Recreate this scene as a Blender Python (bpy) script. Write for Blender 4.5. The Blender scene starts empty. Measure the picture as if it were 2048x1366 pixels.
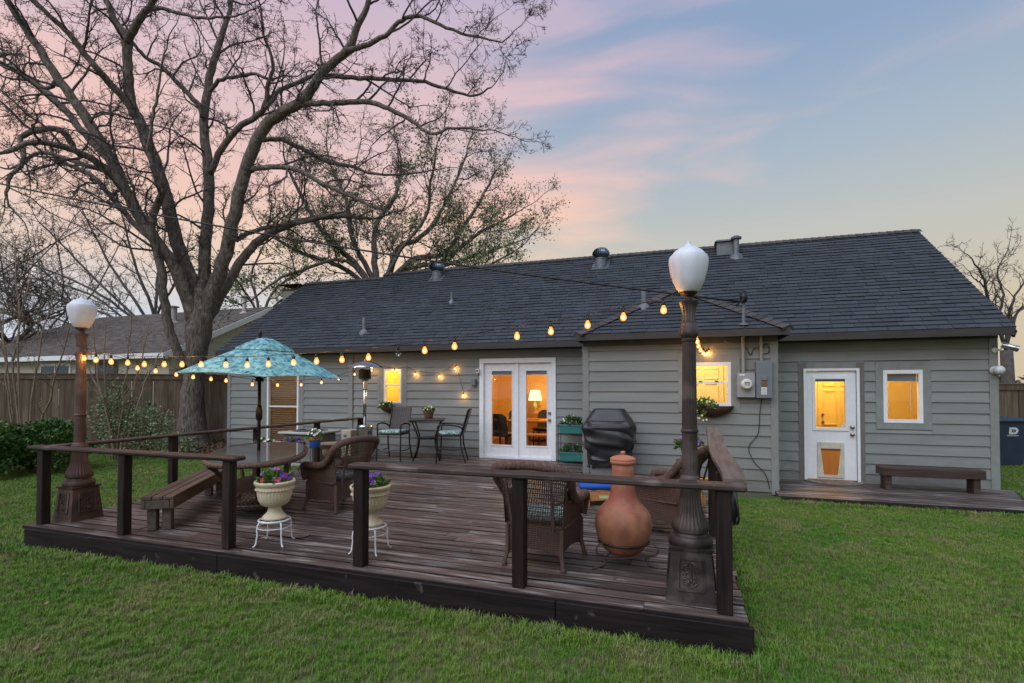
import bpy, math, random
from mathutils import Vector, Matrix
import numpy as np
sc = bpy.context.scene
R = math.radians
# ---------------------------------------------------------------- camera
YAW, PITCH, FPX = R(18.7), R(1.2), 1022.0
CAMZ = 1.74
cd = bpy.data.cameras.new('camera'); cam = bpy.data.objects.new('camera', cd)
sc.collection.objects.link(cam); sc.camera = cam
cam.location = (0, 0, CAMZ); cam.rotation_euler = (R(90) + PITCH, 0, YAW)
cd.sensor_width = 36; cd.lens = 36 * FPX / 2048; cd.shift_y = 71.6 / 2048
cd.clip_end = 2000; cd.clip_start = .05
sc.render.resolution_x, sc.render.resolution_y = 1024, 683
# ---------------------------------------------------------------- sky, sun, exposure
W = bpy.data.worlds.new('World'); sc.world = W; W.use_nodes = True
def build_world():
    nt = W.node_tree; nt.nodes.clear()
    N = nt.nodes.new; L = nt.links.new
    def m(op, a, b=None, c=None, clamp=False):
        n = N('ShaderNodeMath'); n.operation = op; n.use_clamp = clamp
        for i, q in enumerate((a, b, c)):
            if q is None: continue
            if isinstance(q, (int, float)): n.inputs[i].default_value = q
            else: L(q, n.inputs[i])
        return n.outputs[0]
    def ramp(f, stops):
        n = N('ShaderNodeValToRGB'); e = n.color_ramp.elements
        while len(e) < len(stops): e.new(.5)
        for k, (p, c) in enumerate(stops): e[k].position = p; e[k].color = (*c, 1)
        L(f, n.inputs[0]); return n.outputs[0]
    tc = N('ShaderNodeTexCoord'); sp = N('ShaderNodeSeparateXYZ'); L(tc.outputs['Generated'], sp.inputs[0])
    x, y, z = sp.outputs
    el = m('MAXIMUM', z, 0.0)
    # east-west position of the cloud bank: it fills the sky left of the house
    az = m('ARCTAN2', x, y)                      # 0 = straight behind the house, negative = left
    mp = N('ShaderNodeMapping'); mp.inputs['Scale'].default_value = (1.3, 1.3, 6.5); mp.inputs['Rotation'].default_value = (.06, .10, .3)
    L(tc.outputs['Generated'], mp.inputs[0])
    n1 = N('ShaderNodeTexNoise'); n1.inputs['Scale'].default_value = 2.1; n1.inputs['Detail'].default_value = 9; n1.inputs['Roughness'].default_value = .46; n1.inputs['Distortion'].default_value = .7
    L(mp.outputs[0], n1.inputs[0])
    mp2 = N('ShaderNodeMapping'); mp2.inputs['Scale'].default_value = (.9, .9, 3.2); mp2.inputs['Location'].default_value = (3.1, 1.2, .4)
    L(tc.outputs['Generated'], mp2.inputs[0])
    n2 = N('ShaderNodeTexNoise'); n2.inputs['Scale'].default_value = 2.6; n2.inputs['Detail'].default_value = 7; n2.inputs['Distortion'].default_value = .5
    L(mp2.outputs[0], n2.inputs[0])
    clear = ramp(el, [(0, (.60, .50, .35)), (.13, (.60, .52, .39)), (.26, (.50, .51, .48)), (.38, (.37, .45, .53)), (.52, (.255, .355, .52)), (1, (.17, .25, .43))])
    cloud = ramp(el, [(0, (.48, .60, .76)), (.12, (.62, .66, .70)), (.21, (.84, .64, .48)), (.34, (.88, .56, .46)), (.48, (.74, .52, .53)), (.62, (.50, .42, .55)), (1, (.38, .36, .52))])
    wisp = ramp(el, [(0, (.62, .50, .38)), (.3, (.78, .58, .46)), (.5, (.52, .45, .54)), (1, (.34, .34, .48))])
    # cloud bank mask: solid to the left, breaking into streaks towards the right
    t = m('ADD', m('MULTIPLY', m('ADD', az, .07), -1.5), m('MULTIPLY', m('SUBTRACT', n1.outputs[0], .5), 2.5))
    mask = N('ShaderNodeMapRange'); mask.interpolation_type = 'SMOOTHERSTEP'; L(t, mask.inputs[0])
    mask.inputs[1].default_value = -.62; mask.inputs[2].default_value = .80
    t2 = m('ADD', m('MULTIPLY', m('ADD', az, .05), -.9), m('MULTIPLY', m('SUBTRACT', n1.outputs[0], .5), 3.2))
    mask2 = N('ShaderNodeMapRange'); mask2.interpolation_type = 'SMOOTHERSTEP'; L(t2, mask2.inputs[0])
    mask2.inputs[1].default_value = .05; mask2.inputs[2].default_value = .95; mask2.inputs[4].default_value = .5
    def mix(f, a, b):
        n = N('ShaderNodeMix'); n.data_type = 'RGBA'
        if isinstance(f, (int, float)): n.inputs[0].default_value = f
        else: L(f, n.inputs[0])
        for i, q in ((6, a), (7, b)):
            if isinstance(q, tuple): n.inputs[i].default_value = (*q, 1)
            else: L(q, n.inputs[i])
        return n.outputs[2]
    var = N('ShaderNodeMapRange'); L(n2.outputs[0], var.inputs[0]); var.inputs[1].default_value = .40; var.inputs[2].default_value = .68; var.inputs[4].default_value = .55
    cl = mix(var.outputs[0], cloud, mix(.55, cloud, (.42, .44, .60)))
    sky = mix(mask.outputs[0], mix(mask2.outputs[0], clear, wisp), cl)
    bg = N('ShaderNodeBackground'); L(sky, bg.inputs[0]); bg.inputs[1].default_value = 1.0
    out = N('ShaderNodeOutputWorld'); L(bg.outputs[0], out.inputs[0])
build_world()
# dusk: the whole sky behind the camera is the light, so the one sun is very wide and weak
sd = bpy.data.lights.new('sun', 'SUN'); sun = bpy.data.objects.new('sun', sd); sc.collection.objects.link(sun)
sd.energy = 2.45; sd.angle = R(62); sd.color = (.80, .90, 1.0)
sun.rotation_euler = (R(39), 0, R(-16)); sun.location = (0, -5, 12)
vs = sc.view_settings; vs.view_transform = 'Standard'; vs.look = 'None'; vs.exposure = .12; vs.gamma = 1; vs.use_curve_mapping = False
sc.render.engine = 'CYCLES'
cy = sc.cycles; cy.use_denoising = True; cy.max_bounces = 6; cy.diffuse_bounces = 3; cy.glossy_bounces = 3; cy.transmission_bounces = 4; cy.transparent_max_bounces = 10
cy.caustics_reflective = False; cy.caustics_refractive = False; cy.sample_clamp_indirect = 4
try: cy.denoiser = 'OPENIMAGEDENOISE'; cy.denoising_prefilter = 'ACCURATE'
except Exception: pass
# ---------------------------------------------------------------- helpers
COL = sc.collection
_r = Vector((math.cos(YAW), math.sin(YAW), 0)); _f = Vector((-math.sin(YAW), math.cos(YAW), 0))
def dp(px, py, dep):
    """photo column/row at a chosen distance along the view -> world point (used to lay out the trees)"""
    return _f * dep + _r * ((px - 1024) / FPX * dep) + Vector((0, 0, CAMZ - (py - 776) / FPX * dep))
WORLDP = {}
def thing(name, label, cat, loc=(0, 0, 0), rotz=0.0, group=None, world=False):
    e = bpy.data.objects.new(name, None); COL.objects.link(e); e.empty_display_size = .1
    e.location = loc; e.rotation_euler = (0, 0, rotz)
    e['label'] = label; e['category'] = cat
    if group: e['group'] = group
    if world: WORLDP[e] = (Matrix.Translation(loc) @ Matrix.Rotation(rotz, 4, 'Z')).inverted()
    return e
def tag(o, label, cat, group=None):
    o['label'] = label; o['category'] = cat
    if group: o['group'] = group
    return o
def par(o, p):
    if p is not None:
        o.parent = p
        if p in WORLDP: o.matrix_parent_inverse = WORLDP[p]
    return o
def inst(name, me, parent, loc=(0, 0, 0), rot=(0, 0, 0), scale=(1, 1, 1), matrix=None):
    o = bpy.data.objects.new(name, me); COL.objects.link(o); par(o, parent)
    if matrix is not None: o.matrix_basis = matrix
    else: o.location = loc; o.rotation_euler = rot; o.scale = scale
    return o
class MB:
    def __init__(s): s.v = []; s.f = []
    def add(s, vs, fs):
        b = len(s.v); s.v += [tuple(q) for q in vs]; s.f += [tuple(b + i for i in f) for f in fs]; return s
    def box(s, x0, x1, y0, y1, z0, z1):
        return s.add([(x, y, z) for z in (z0, z1) for y in (y0, y1) for x in (x0, x1)],
                     [(0, 2, 3, 1), (4, 5, 7, 6), (0, 1, 5, 4), (2, 6, 7, 3), (0, 4, 6, 2), (1, 3, 7, 5)])
    def cbox(s, x0, x1, y0, y1, z0, z1, c=.006):
        """box with chamfered edges (three nested rectangles per end)"""
        dx, dy, dz = x1 - x0, y1 - y0, z1 - z0; c = min(c, dx * .3, dy * .3, dz * .3)
        vs = []
        for (z, i) in ((z0, c), (z0 + c, 0), (z1 - c, 0), (z1, c)):
            xa, xb, ya, yb = x0 + i, x1 - i, y0 + i, y1 - i
            k = c if i == 0 else c * .5
            vs += [(xa + k, ya, z), (xb - k, ya, z), (xb, ya + k, z), (xb, yb - k, z), (xb - k, yb, z), (xa + k, yb, z), (xa, yb - k, z), (xa, ya + k, z)]
        fs = [tuple(range(7, -1, -1)), tuple(range(24, 32))]
        for l in range(3):
            for i in range(8):
                j = (i + 1) % 8; a = l * 8
                fs.append((a + i, a + j, a + 8 + j, a + 8 + i))
        return s.add(vs, fs)
    def obox(s, c, ax, ay, az):
        c = Vector(c); ax, ay, az = Vector(ax), Vector(ay), Vector(az)
        return s.add([c + ax * i + ay * j + az * k for k in (-1, 1) for j in (-1, 1) for i in (-1, 1)],
                     [(0, 2, 3, 1), (4, 5, 7, 6), (0, 1, 5, 4), (2, 6, 7, 3), (0, 4, 6, 2), (1, 3, 7, 5)])
    def bar(s, a, b, w, h, up=(0, 0, 1)):
        a, b = Vector(a), Vector(b); d = b - a; l = d.length
        if l < 1e-6: return s
        d.normalize(); u = Vector(up); sd_ = d.cross(u)
        if sd_.length < 1e-4: sd_ = d.cross(Vector((1, 0, 0)))
        sd_.normalize(); u = sd_.cross(d)
        return s.obox((a + b) / 2, d * l / 2, sd_ * w / 2, u * h / 2)
    def tube(s, pts, rad, n=6, cap=True, closed=False):
        pts = [Vector(p) for p in pts]; m = len(pts)
        if isinstance(rad, (int, float)): rad = [rad] * m
        vs = []; ref = None
        for i, p in enumerate(pts):
            if closed: t = pts[(i + 1) % m] - pts[i - 1]
            else: t = pts[min(i + 1, m - 1)] - pts[max(i - 1, 0)]
            if t.length < 1e-9: t = Vector((0, 0, 1))
            t.normalize()
            if ref is None:
                ref = t.cross(Vector((0, 0, 1)))
                if ref.length < .05: ref = t.cross(Vector((1, 0, 0)))
            ref = ref - t * ref.dot(t)
            if ref.length < 1e-6: ref = t.cross(Vector((.3, .8, .5)))
            ref.normalize(); b = t.cross(ref)
            for k in range(n):
                a = 2 * math.pi * k / n
                vs.append(p + (ref * math.cos(a) + b * math.sin(a)) * rad[i])
        fs = []
        for i in range(m if closed else m - 1):
            i2 = (i + 1) % m
            for k in range(n):
                k2 = (k + 1) % n
                fs.append((i * n + k, i * n + k2, i2 * n + k2, i2 * n + k))
        if cap and not closed: fs += [tuple(range(n - 1, -1, -1)), tuple(range((m - 1) * n, m * n))]
        return s.add(vs, fs)
    def lathe(s, prof, n=24, c=(0, 0, 0), flute=None, sx=1, sy=1):
        """prof = [(radius, z)], flute = (count, depth, zmin, zmax)"""
        vs = []
        for r, z in prof:
            for k in range(n):
                a = 2 * math.pi * k / n; q = r
                if flute and flute[2] <= z <= flute[3]: q = r * (1 - flute[1] * (.5 + .5 * math.cos(flute[0] * a)))
                vs.append((c[0] + q * math.cos(a) * sx, c[1] + q * math.sin(a) * sy, c[2] + z))
        fs = []
        for i in range(len(prof) - 1):
            for k in range(n):
                k2 = (k + 1) % n
                fs.append((i * n + k, i * n + k2, i * n + n + k2, i * n + n + k))
        fs += [tuple(range(n - 1, -1, -1)), tuple(range((len(prof) - 1) * n, len(prof) * n))]
        return s.add(vs, fs)
    def ball(s, c, r, n=8, sz=1.0):
        return s.lathe([(max(1e-4, r * math.sin(math.pi * i / n)), -r * sz * math.cos(math.pi * i / n)) for i in range(n + 1)], n=max(6, n), c=c)
    def prism(s, poly, z0, z1):
        n = len(poly)
        return s.add([(x, y, z0) for x, y in poly] + [(x, y, z1) for x, y in poly],
                     [tuple(range(n - 1, -1, -1)), tuple(range(n, 2 * n))] + [(i, (i + 1) % n, n + (i + 1) % n, n + i) for i in range(n)])
    def xf(s, M_): s.v = [tuple(M_ @ Vector(p)) for p in s.v]; return s
    def mesh(s, name, mat, smooth=False):
        me = bpy.data.meshes.new(name); me.from_pydata(s.v, [], s.f); me.materials.append(mat)
        if smooth:
            try: me.shade_smooth()
            except Exception: me.polygons.foreach_set('use_smooth', [True] * len(me.polygons))
            if smooth is not True:
                try: me.set_sharp_from_angle(angle=R(smooth))
                except Exception: pass
        me.update(); return me
    def build(s, name, mat, parent=None, smooth=False, kind=None):
        o = bpy.data.objects.new(name, s.mesh(name, mat, smooth)); COL.objects.link(o); par(o, parent)
        if kind: o['kind'] = kind
        return o
def smoothpath(pts, k=4):
    """Catmull-Rom resample of [(Vector, radius)]"""
    out = []; n = len(pts)
    for i in range(n - 1):
        p0, p1, p2, p3 = pts[max(i - 1, 0)], pts[i], pts[i + 1], pts[min(i + 2, n - 1)]
        for j in range(k):
            t = j / k
            q = .5 * ((2 * p1[0]) + (p2[0] - p0[0]) * t + (2 * p0[0] - 5 * p1[0] + 4 * p2[0] - p3[0]) * t * t + (3 * p1[0] - p0[0] - 3 * p2[0] + p3[0]) * t ** 3)
            out.append((q, p1[1] * (1 - t) + p2[1] * t))
    out.append(pts[-1]); return out
# ---------------------------------------------------------------- materials
def M(name, c, c2=None, rough=.6, metal=0.0, scale=(6, 6, 6), detail=5, lo=.35, hi=.65, bump=0.0, dist=.01, rand=0.0, obj=False, spec=.4, nrough=.55,
      weave=None, c3=None, c3scale=1.5, c3lo=.5, c3hi=.62, c3vec=(1, 1, 1), sheen=0.0, island=False, emit=None, trans=0.0):
    m = bpy.data.materials.new(name); m.use_nodes = True; nt = m.node_tree; N = nt.nodes.new; L = nt.links.new
    b = nt.nodes['Principled BSDF']
    b.inputs['Roughness'].default_value = rough; b.inputs['Metallic'].default_value = metal
    b.inputs['Specular IOR Level'].default_value = spec
    if sheen: b.inputs['Sheen Weight'].default_value = sheen
    if trans:
        b.inputs['Transmission Weight'].default_value = trans
    tc = N('ShaderNodeTexCoord'); geo = N('ShaderNodeNewGeometry'); oi = N('ShaderNodeObjectInfo')
    src = tc.outputs['Object'] if obj else geo.outputs['Position']
    off = N('ShaderNodeVectorMath'); off.operation = 'MULTIPLY_ADD'
    cx = N('ShaderNodeCombineXYZ')
    for i in range(3): L(oi.outputs['Random'], cx.inputs[i])
    L(cx.outputs[0], off.inputs[0]); off.inputs[1].default_value = (37.1, 23.7, 11.3); L(src, off.inputs[2])
    mp = N('ShaderNodeMapping'); mp.inputs['Scale'].default_value = scale; L(off.outputs[0] if rand else src, mp.inputs[0])
    nz = N('ShaderNodeTexNoise'); nz.inputs['Scale'].default_value = 1; nz.inputs['Detail'].default_value = detail; nz.inputs['Roughness'].default_value = nrough; L(mp.outputs[0], nz.inputs[0])
    col = None
    def mix(f, a, bb, mode='MIX'):
        n = N('ShaderNodeMix'); n.data_type = 'RGBA'; n.blend_type = mode
        if isinstance(f, (int, float)): n.inputs[0].default_value = f
        else: L(f, n.inputs[0])
        for i, q in ((6, a), (7, bb)):
            if isinstance(q, tuple): n.inputs[i].default_value = (*q, 1)
            else: L(q, n.inputs[i])
        return n.outputs[2]
    def rng(v, a, bb, o0=0.0, o1=1.0):
        n = N('ShaderNodeMapRange'); L(v, n.inputs[0]); n.inputs[1].default_value = a; n.inputs[2].default_value = bb; n.inputs[3].default_value = o0; n.inputs[4].default_value = o1; return n.outputs[0]
    if c2 is None: c2 = tuple(q * .82 for q in c)
    col = mix(rng(nz.outputs[0], lo, hi), c, c2)
    if c3 is not None:
        n3 = N('ShaderNodeTexNoise'); n3.inputs['Scale'].default_value = c3scale; n3.inputs['Detail'].default_value = 4; m3 = N('ShaderNodeMapping'); m3.inputs['Scale'].default_value = c3vec; L(off.outputs[0] if rand else src, m3.inputs[0]); L(m3.outputs[0], n3.inputs[0])
        col = mix(rng(n3.outputs[0], c3lo, c3hi), col, c3)
    h = nz.outputs[0]
    if weave:
        sp = N('ShaderNodeSeparateXYZ'); L(tc.outputs['Object'], sp.inputs[0])
        def mm(op, a, bb=None):
            n = N('ShaderNodeMath'); n.operation = op
            for i, q in enumerate((a, bb)):
                if q is None: continue
                if isinstance(q, (int, float)): n.inputs[i].default_value = q
                else: L(q, n.inputs[i])
            return n.outputs[0]
        a = mm('SINE', mm('MULTIPLY', mm('ADD', sp.outputs[0], mm('MULTIPLY', sp.outputs[1], .93)), weave[0]))
        c_ = mm('SINE', mm('MULTIPLY', sp.outputs[2], weave[1]))
        wv = rng(mm('ABSOLUTE', mm('ADD', mm('MULTIPLY', a, c_), mm('MULTIPLY', c_, .35))), 0.0, .7)
        col = mix(wv, tuple(q * .45 for q in c), col); h = wv  # hollows of the weave darkened in the colour, as painted cavity shade
    if rand:
        rv = oi.outputs['Random']
        if island:
            ad = N('ShaderNodeMath'); ad.operation = 'ADD'; L(rv, ad.inputs[0]); L(geo.outputs['Random Per Island'], ad.inputs[1])
            fr = N('ShaderNodeMath'); fr.operation = 'FRACT'; L(ad.outputs[0], fr.inputs[0]); rv = fr.outputs[0]
        hs = N('ShaderNodeHueSaturation'); L(col, hs.inputs['Color']); L(rng(rv, 0, 1, 1 - rand, 1 + rand), hs.inputs['Value']); col = hs.outputs[0]
    L(col, b.inputs['Base Color'])
    if bump:
        bp = N('ShaderNodeBump'); bp.inputs['Strength'].default_value = bump; bp.inputs['Distance'].default_value = dist; L(h, bp.inputs['Height']); L(bp.outputs[0], b.inputs['Normal'])
    if emit:
        b.inputs['Emission Color'].default_value = (*emit[0], 1); b.inputs['Emission Strength'].default_value = emit[1]
    return m
def glass(name, tint=(.92, .95, .95), lo=.05, rough=.02, haze=None):
    m = bpy.data.materials.new(name); m.use_nodes = True; nt = m.node_tree; nt.nodes.clear(); N = nt.nodes.new; L = nt.links.new
    t = N('ShaderNodeBsdfTransparent'); t.inputs[0].default_value = (*tint, 1)
    g = N('ShaderNodeBsdfGlossy'); g.inputs['Roughness'].default_value = rough
    fr = N('ShaderNodeFresnel'); fr.inputs[0].default_value = 1.5
    ad = N('ShaderNodeMath'); ad.operation = 'MAXIMUM'; L(fr.outputs[0], ad.inputs[0]); ad.inputs[1].default_value = lo
    ge = N('ShaderNodeNewGeometry'); fb = N('ShaderNodeMath'); fb.operation = 'SUBTRACT'; fb.inputs[0].default_value = 1; L(ge.outputs['Backfacing'], fb.inputs[1])
    mu = N('ShaderNodeMath'); mu.operation = 'MULTIPLY'; L(ad.outputs[0], mu.inputs[0]); L(fb.outputs[0], mu.inputs[1])   # only the outer face mirrors
    under = t.outputs[0]
    if haze:
        df = N('ShaderNodeBsdfDiffuse'); df.inputs[0].default_value = (*haze[0], 1); x0 = N('ShaderNodeMixShader'); x0.inputs[0].default_value = haze[1]; L(t.outputs[0], x0.inputs[1]); L(df.outputs[0], x0.inputs[2]); under = x0.outputs[0]
    x = N('ShaderNodeMixShader'); L(mu.outputs[0], x.inputs[0]); L(under, x.inputs[1]); L(g.outputs[0], x.inputs[2])
    o = N('ShaderNodeOutputMaterial'); L(x.outputs[0], o.inputs[0]); return m
def emis(name, col, s):
    m = bpy.data.materials.new(name); m.use_nodes = True; nt = m.node_tree; nt.nodes.clear()
    e = nt.nodes.new('ShaderNodeEmission'); e.inputs[0].default_value = (*col, 1); e.inputs[1].default_value = s
    o = nt.nodes.new('ShaderNodeOutputMaterial'); nt.links.new(e.outputs[0], o.inputs[0]); return m
SID = M('siding_paint', (.222, .234, .226), (.188, .20, .194), rough=.62, scale=(1.6, 1.6, 34), bump=.2, dist=.002, rand=.09, c3=(.168, .174, .162), c3scale=1.1, c3lo=.56, c3hi=.78, c3vec=(1, 1, 2))
TRIM = M('trim_paint', (.225, .236, .226), (.19, .20, .19), rough=.6, scale=(9, 9, 9), bump=.08, dist=.002)
TAUPE = M('taupe_trim_paint', (.155, .142, .125), (.13, .12, .108), rough=.6, scale=(9, 9, 9))
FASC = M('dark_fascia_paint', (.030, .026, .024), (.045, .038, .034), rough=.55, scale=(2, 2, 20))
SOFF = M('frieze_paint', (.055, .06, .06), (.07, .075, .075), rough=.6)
WHITE = M('white_paint', (.76, .77, .79), (.70, .71, .73), rough=.4, scale=(12, 12, 12))
SHIN = M('asphalt_shingle', (.043, .050, .060), (.060, .067, .078), rough=.9, scale=(60, 60, 60), bump=.35, dist=.004, rand=.16, island=True, spec=.2)
SHINC = M('hip_shingle', (.085, .075, .072), (.065, .06, .06), rough=.9, scale=(60, 60, 60), bump=.35, dist=.004, rand=.25, spec=.2)
DECK = M('weathered_deck_stain', (.060, .041, .035), (.125, .098, .086), rough=.46, scale=(1.4, 34, 34), lo=.36, hi=.66, bump=.5, dist=.004, rand=.42, c3=(.26, .24, .228), c3scale=2.3, c3lo=.52, c3hi=.68, c3vec=(1, 9, 9), spec=.25)
WOODX = M('rail_stain', (.022, .0145, .013), (.055, .038, .034), spec=.25, rough=.52, scale=(2.2, 30, 30), bump=.4, dist=.003, rand=.2, c3=(.12, .10, .095), c3scale=3.2, c3lo=.58, c3hi=.72)
WOODY = M('rail_stain_lengthwise', (.03, .02, .017), (.066, .047, .042), rough=.55, scale=(30, 2.2, 30), bump=.4, dist=.003, rand=.2, c3=(.12, .10, .095), c3scale=3.2, c3lo=.58, c3hi=.72)
WOODZ = M('post_stain', (.013, .0085, .008), (.032, .021, .019), spec=.2, rough=.55, scale=(34, 34, 2.0), bump=.45, dist=.003, rand=.2)
FASD = M('deck_rim_stain', (.010, .007, .008), (.022, .016, .016), spec=.15, rough=.6, scale=(2, 30, 30), bump=.45, dist=.004, c3=(.07, .055, .05), c3scale=9, c3lo=.66, c3hi=.72)
BENCH = M('bench_wood', (.062, .043, .034), (.115, .085, .07), rough=.6, scale=(2.2, 30, 30), obj=True, bump=.4, dist=.003, rand=.2)
BENCHD = M('dark_bench_wood', (.036, .023, .019), (.070, .047, .039), rough=.55, scale=(2.2, 30, 30), obj=True, bump=.4, dist=.003, rand=.2, spec=.25)
def splash():      # rain-splashed soil on the lowest boards
    nt = SID.node_tree; N = nt.nodes.new; L = nt.links.new; b = nt.nodes['Principled BSDF']; src = b.inputs['Base Color'].links[0].from_socket
    ge = N('ShaderNodeNewGeometry'); sp = N('ShaderNodeSeparateXYZ'); L(ge.outputs['Position'], sp.inputs[0])
    nz = N('ShaderNodeTexNoise'); nz.inputs['Scale'].default_value = 5; nz.inputs['Detail'].default_value = 6; L(ge.outputs['Position'], nz.inputs[0])
    ad = N('ShaderNodeMath'); ad.operation = 'MULTIPLY_ADD'; L(nz.outputs[0], ad.inputs[0]); ad.inputs[1].default_value = .9; L(sp.outputs[2], ad.inputs[2])
    mr = N('ShaderNodeMapRange'); L(ad.outputs[0], mr.inputs[0]); mr.inputs[1].default_value = .95; mr.inputs[2].default_value = .45; mr.inputs[3].default_value = 0; mr.inputs[4].default_value = .6
    mx = N('ShaderNodeMix'); mx.data_type = 'RGBA'; L(mr.outputs[0], mx.inputs[0]); L(src, mx.inputs[6]); mx.inputs[7].default_value = (.105, .092, .072, 1); L(mx.outputs[2], b.inputs['Base Color'])
splash()
GREYW = M('bleached_plank', (.16, .125, .105), (.095, .072, .062), rough=.75, scale=(30, 2.5, 30), bump=.5, dist=.004)
FENCE = M('fence_cedar', (.150, .104, .067), (.086, .061, .042), rough=.8, scale=(26, 26, 1.3), bump=.4, dist=.004, rand=.28, c3=(.18, .14, .102), c3scale=1.4, c3lo=.52, c3hi=.7, c3vec=(1, 1, .5))
IRON = M('rusty_brown_cast_iron', (.082, .048, .040), (.058, .038, .034), rough=.55, scale=(14, 14, 14), bump=.2, dist=.003, c3=(.115, .07, .058), c3scale=5, metal=.15, spec=.4)
IRON2 = M('dark_cast_iron', (.046, .033, .031), (.028, .021, .021), rough=.5, scale=(14, 14, 14), bump=.2, dist=.003, c3=(.085, .066, .06), c3scale=5, metal=.15, spec=.4)
GLOBE = M('frosted_globe', (.72, .74, .82), (.62, .64, .72), rough=.45, scale=(16, 16, 3), bump=.05, c3=(.55, .53, .52), c3scale=9, c3lo=.6, c3hi=.75)
BLACKM = M('black_metal', (.015, .015, .016), (.025, .025, .026), rough=.4, metal=.3)
WIRE = M('black_cable', (.012, .012, .013), rough=.5)
STEEL = M('stainless_steel', (.55, .54, .52), (.45, .44, .43), rough=.22, metal=1, scale=(3, 3, 40))
GALV = M('galvanised_steel', (.19, .21, .23), (.12, .14, .16), rough=.55, metal=.5, scale=(14, 14, 14))
WICK = M('brown_wicker', (.145, .082, .064), (.10, .058, .047), rough=.5, scale=(30, 30, 30), weave=(190, 150), bump=.9, dist=.006)
WICKR = M('brown_wicker_wrap', (.16, .095, .075), (.11, .066, .054), rough=.5, scale=(30, 30, 30), weave=(70, 260), bump=.9, dist=.006)
WICKG = M('grey_wicker', (.10, .09, .09), (.15, .135, .13), rough=.55, scale=(30, 30, 30), weave=(150, 120), bump=.9, dist=.006)
TEALF = M('teal_leaf_fabric', (.42, .52, .48), (.08, .17, .17), rough=.85, scale=(28, 28, 28), lo=.46, hi=.54)
CANOPY = M('teal_batik_canopy', (.035, .19, .23), (.28, .53, .53), rough=.8, scale=(16, 16, 7), detail=7, nrough=.7, lo=.40, hi=.60, c3=(.015, .075, .17), c3scale=15, c3lo=.60, c3hi=.68)
TERRA = M('terracotta_clay', (.38, .165, .09), (.215, .085, .05), rough=.58, scale=(7, 7, 5), bump=.15, dist=.003, obj=True, c3=(.27, .075, .05), c3scale=4.2, c3lo=.58, c3hi=.68)
def clay_stain():
    nt = TERRA.node_tree; N = nt.nodes.new; L = nt.links.new; b = nt.nodes['Principled BSDF']; src = b.inputs['Base Color'].links[0].from_socket
    tc = N('ShaderNodeTexCoord'); sp = N('ShaderNodeSeparateXYZ'); L(tc.outputs['Object'], sp.inputs[0])
    nz = N('ShaderNodeTexNoise'); nz.inputs['Scale'].default_value = 7; nz.inputs['Detail'].default_value = 3; L(tc.outputs['Object'], nz.inputs[0])
    ad = N('ShaderNodeMath'); ad.operation = 'MULTIPLY_ADD'; L(nz.outputs[0], ad.inputs[0]); ad.inputs[1].default_value = .34; L(sp.outputs[2], ad.inputs[2])
    rp_ = N('ShaderNodeValToRGB'); e = rp_.color_ramp.elements; e[0].position = .67; e[0].color = (0, 0, 0, 1); e[1].position = .73; e[1].color = (.75, .75, .75, 1); e.new(.79).color = (.6, .6, .6, 1); e.new(.90).color = (0, 0, 0, 1)
    L(ad.outputs[0], rp_.inputs[0]); mx = N('ShaderNodeMix'); mx.data_type = 'RGBA'; L(rp_.outputs[0], mx.inputs[0]); L(src, mx.inputs[6]); mx.inputs[7].default_value = (.23, .055, .042, 1); L(mx.outputs[2], b.inputs['Base Color'])
clay_stain()   # red glaze run on the shoulder
CREAM = M('cream_cast_stone', (.60, .53, .39), (.50, .43, .30), rough=.75, scale=(10, 10, 22), bump=.25, dist=.003, c3=(.40, .37, .33), c3scale=7, c3lo=.62, c3hi=.74)
WHITEM = M('white_wire', (.74, .76, .78), rough=.4)
SOIL = M('soil', (.03, .022, .016), (.055, .04, .03), rough=.95, scale=(40, 40, 40), bump=.5)
LEAF = M('plant_leaf', (.045, .115, .02), (.085, .165, .035), rough=.6, scale=(30, 30, 30), rand=.2, island=True)
HEDGE = M('boxwood_leaf', (.028, .078, .013), (.066, .145, .024), rough=.45, scale=(6, 6, 6), rand=.4, island=True)
VARIE = M('variegated_leaf', (.27, .31, .18), (.11, .155, .07), rough=.6, scale=(9, 9, 9), rand=.4, island=True)
SPRING = M('young_spring_leaf', (.27, .31, .12), (.17, .21, .09), rough=.6, scale=(2, 2, 2), rand=.35, island=True)
BARK = M('bark', (.21, .172, .145), (.08, .064, .055), rough=.9, scale=(24, 24, 5.0), detail=8, bump=1.0, dist=.05, lo=.38, hi=.62, c3=(.26, .225, .195), c3scale=5, c3lo=.58, c3hi=.70)
TWIG = M('twig_bark', (.062, .055, .054), (.105, .093, .086), rough=.9, scale=(5, 5, 5))
TWIGL = M('pale_stem_bark', (.27, .20, .142), (.17, .126, .09), rough=.85, scale=(9, 9, 4))
LITTER = M('dead_leaf', (.10, .06, .035), (.17, .11, .07), rough=.9, rand=.5, island=True)
GLASS = glass('window_glass')
TGLASS = glass('table_glass', tint=(.6, .62, .62), lo=.12, rough=.05, haze=((.20, .205, .21), .60))
def litbulb():
    m = bpy.data.materials.new('lit_bulb'); m.use_nodes = True; nt = m.node_tree; nt.nodes.clear(); N = nt.nodes.new; L = nt.links.new
    e = N('ShaderNodeEmission'); e.inputs[0].default_value = (1.0, .27, .03, 1); e.inputs[1].default_value = 3.4
    t = N('ShaderNodeBsdfTransparent'); x = N('ShaderNodeMixShader'); x.inputs[0].default_value = .5; L(t.outputs[0], x.inputs[1]); L(e.outputs[0], x.inputs[2])
    o = N('ShaderNodeOutputMaterial'); L(x.outputs[0], o.inputs[0]); return m
BULB = litbulb()
BRASS = M('dull_brass', (.25, .17, .08), rough=.35, metal=.8)
NICK = M('brushed_nickel', (.35, .32, .29), rough=.3, metal=.9)
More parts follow.
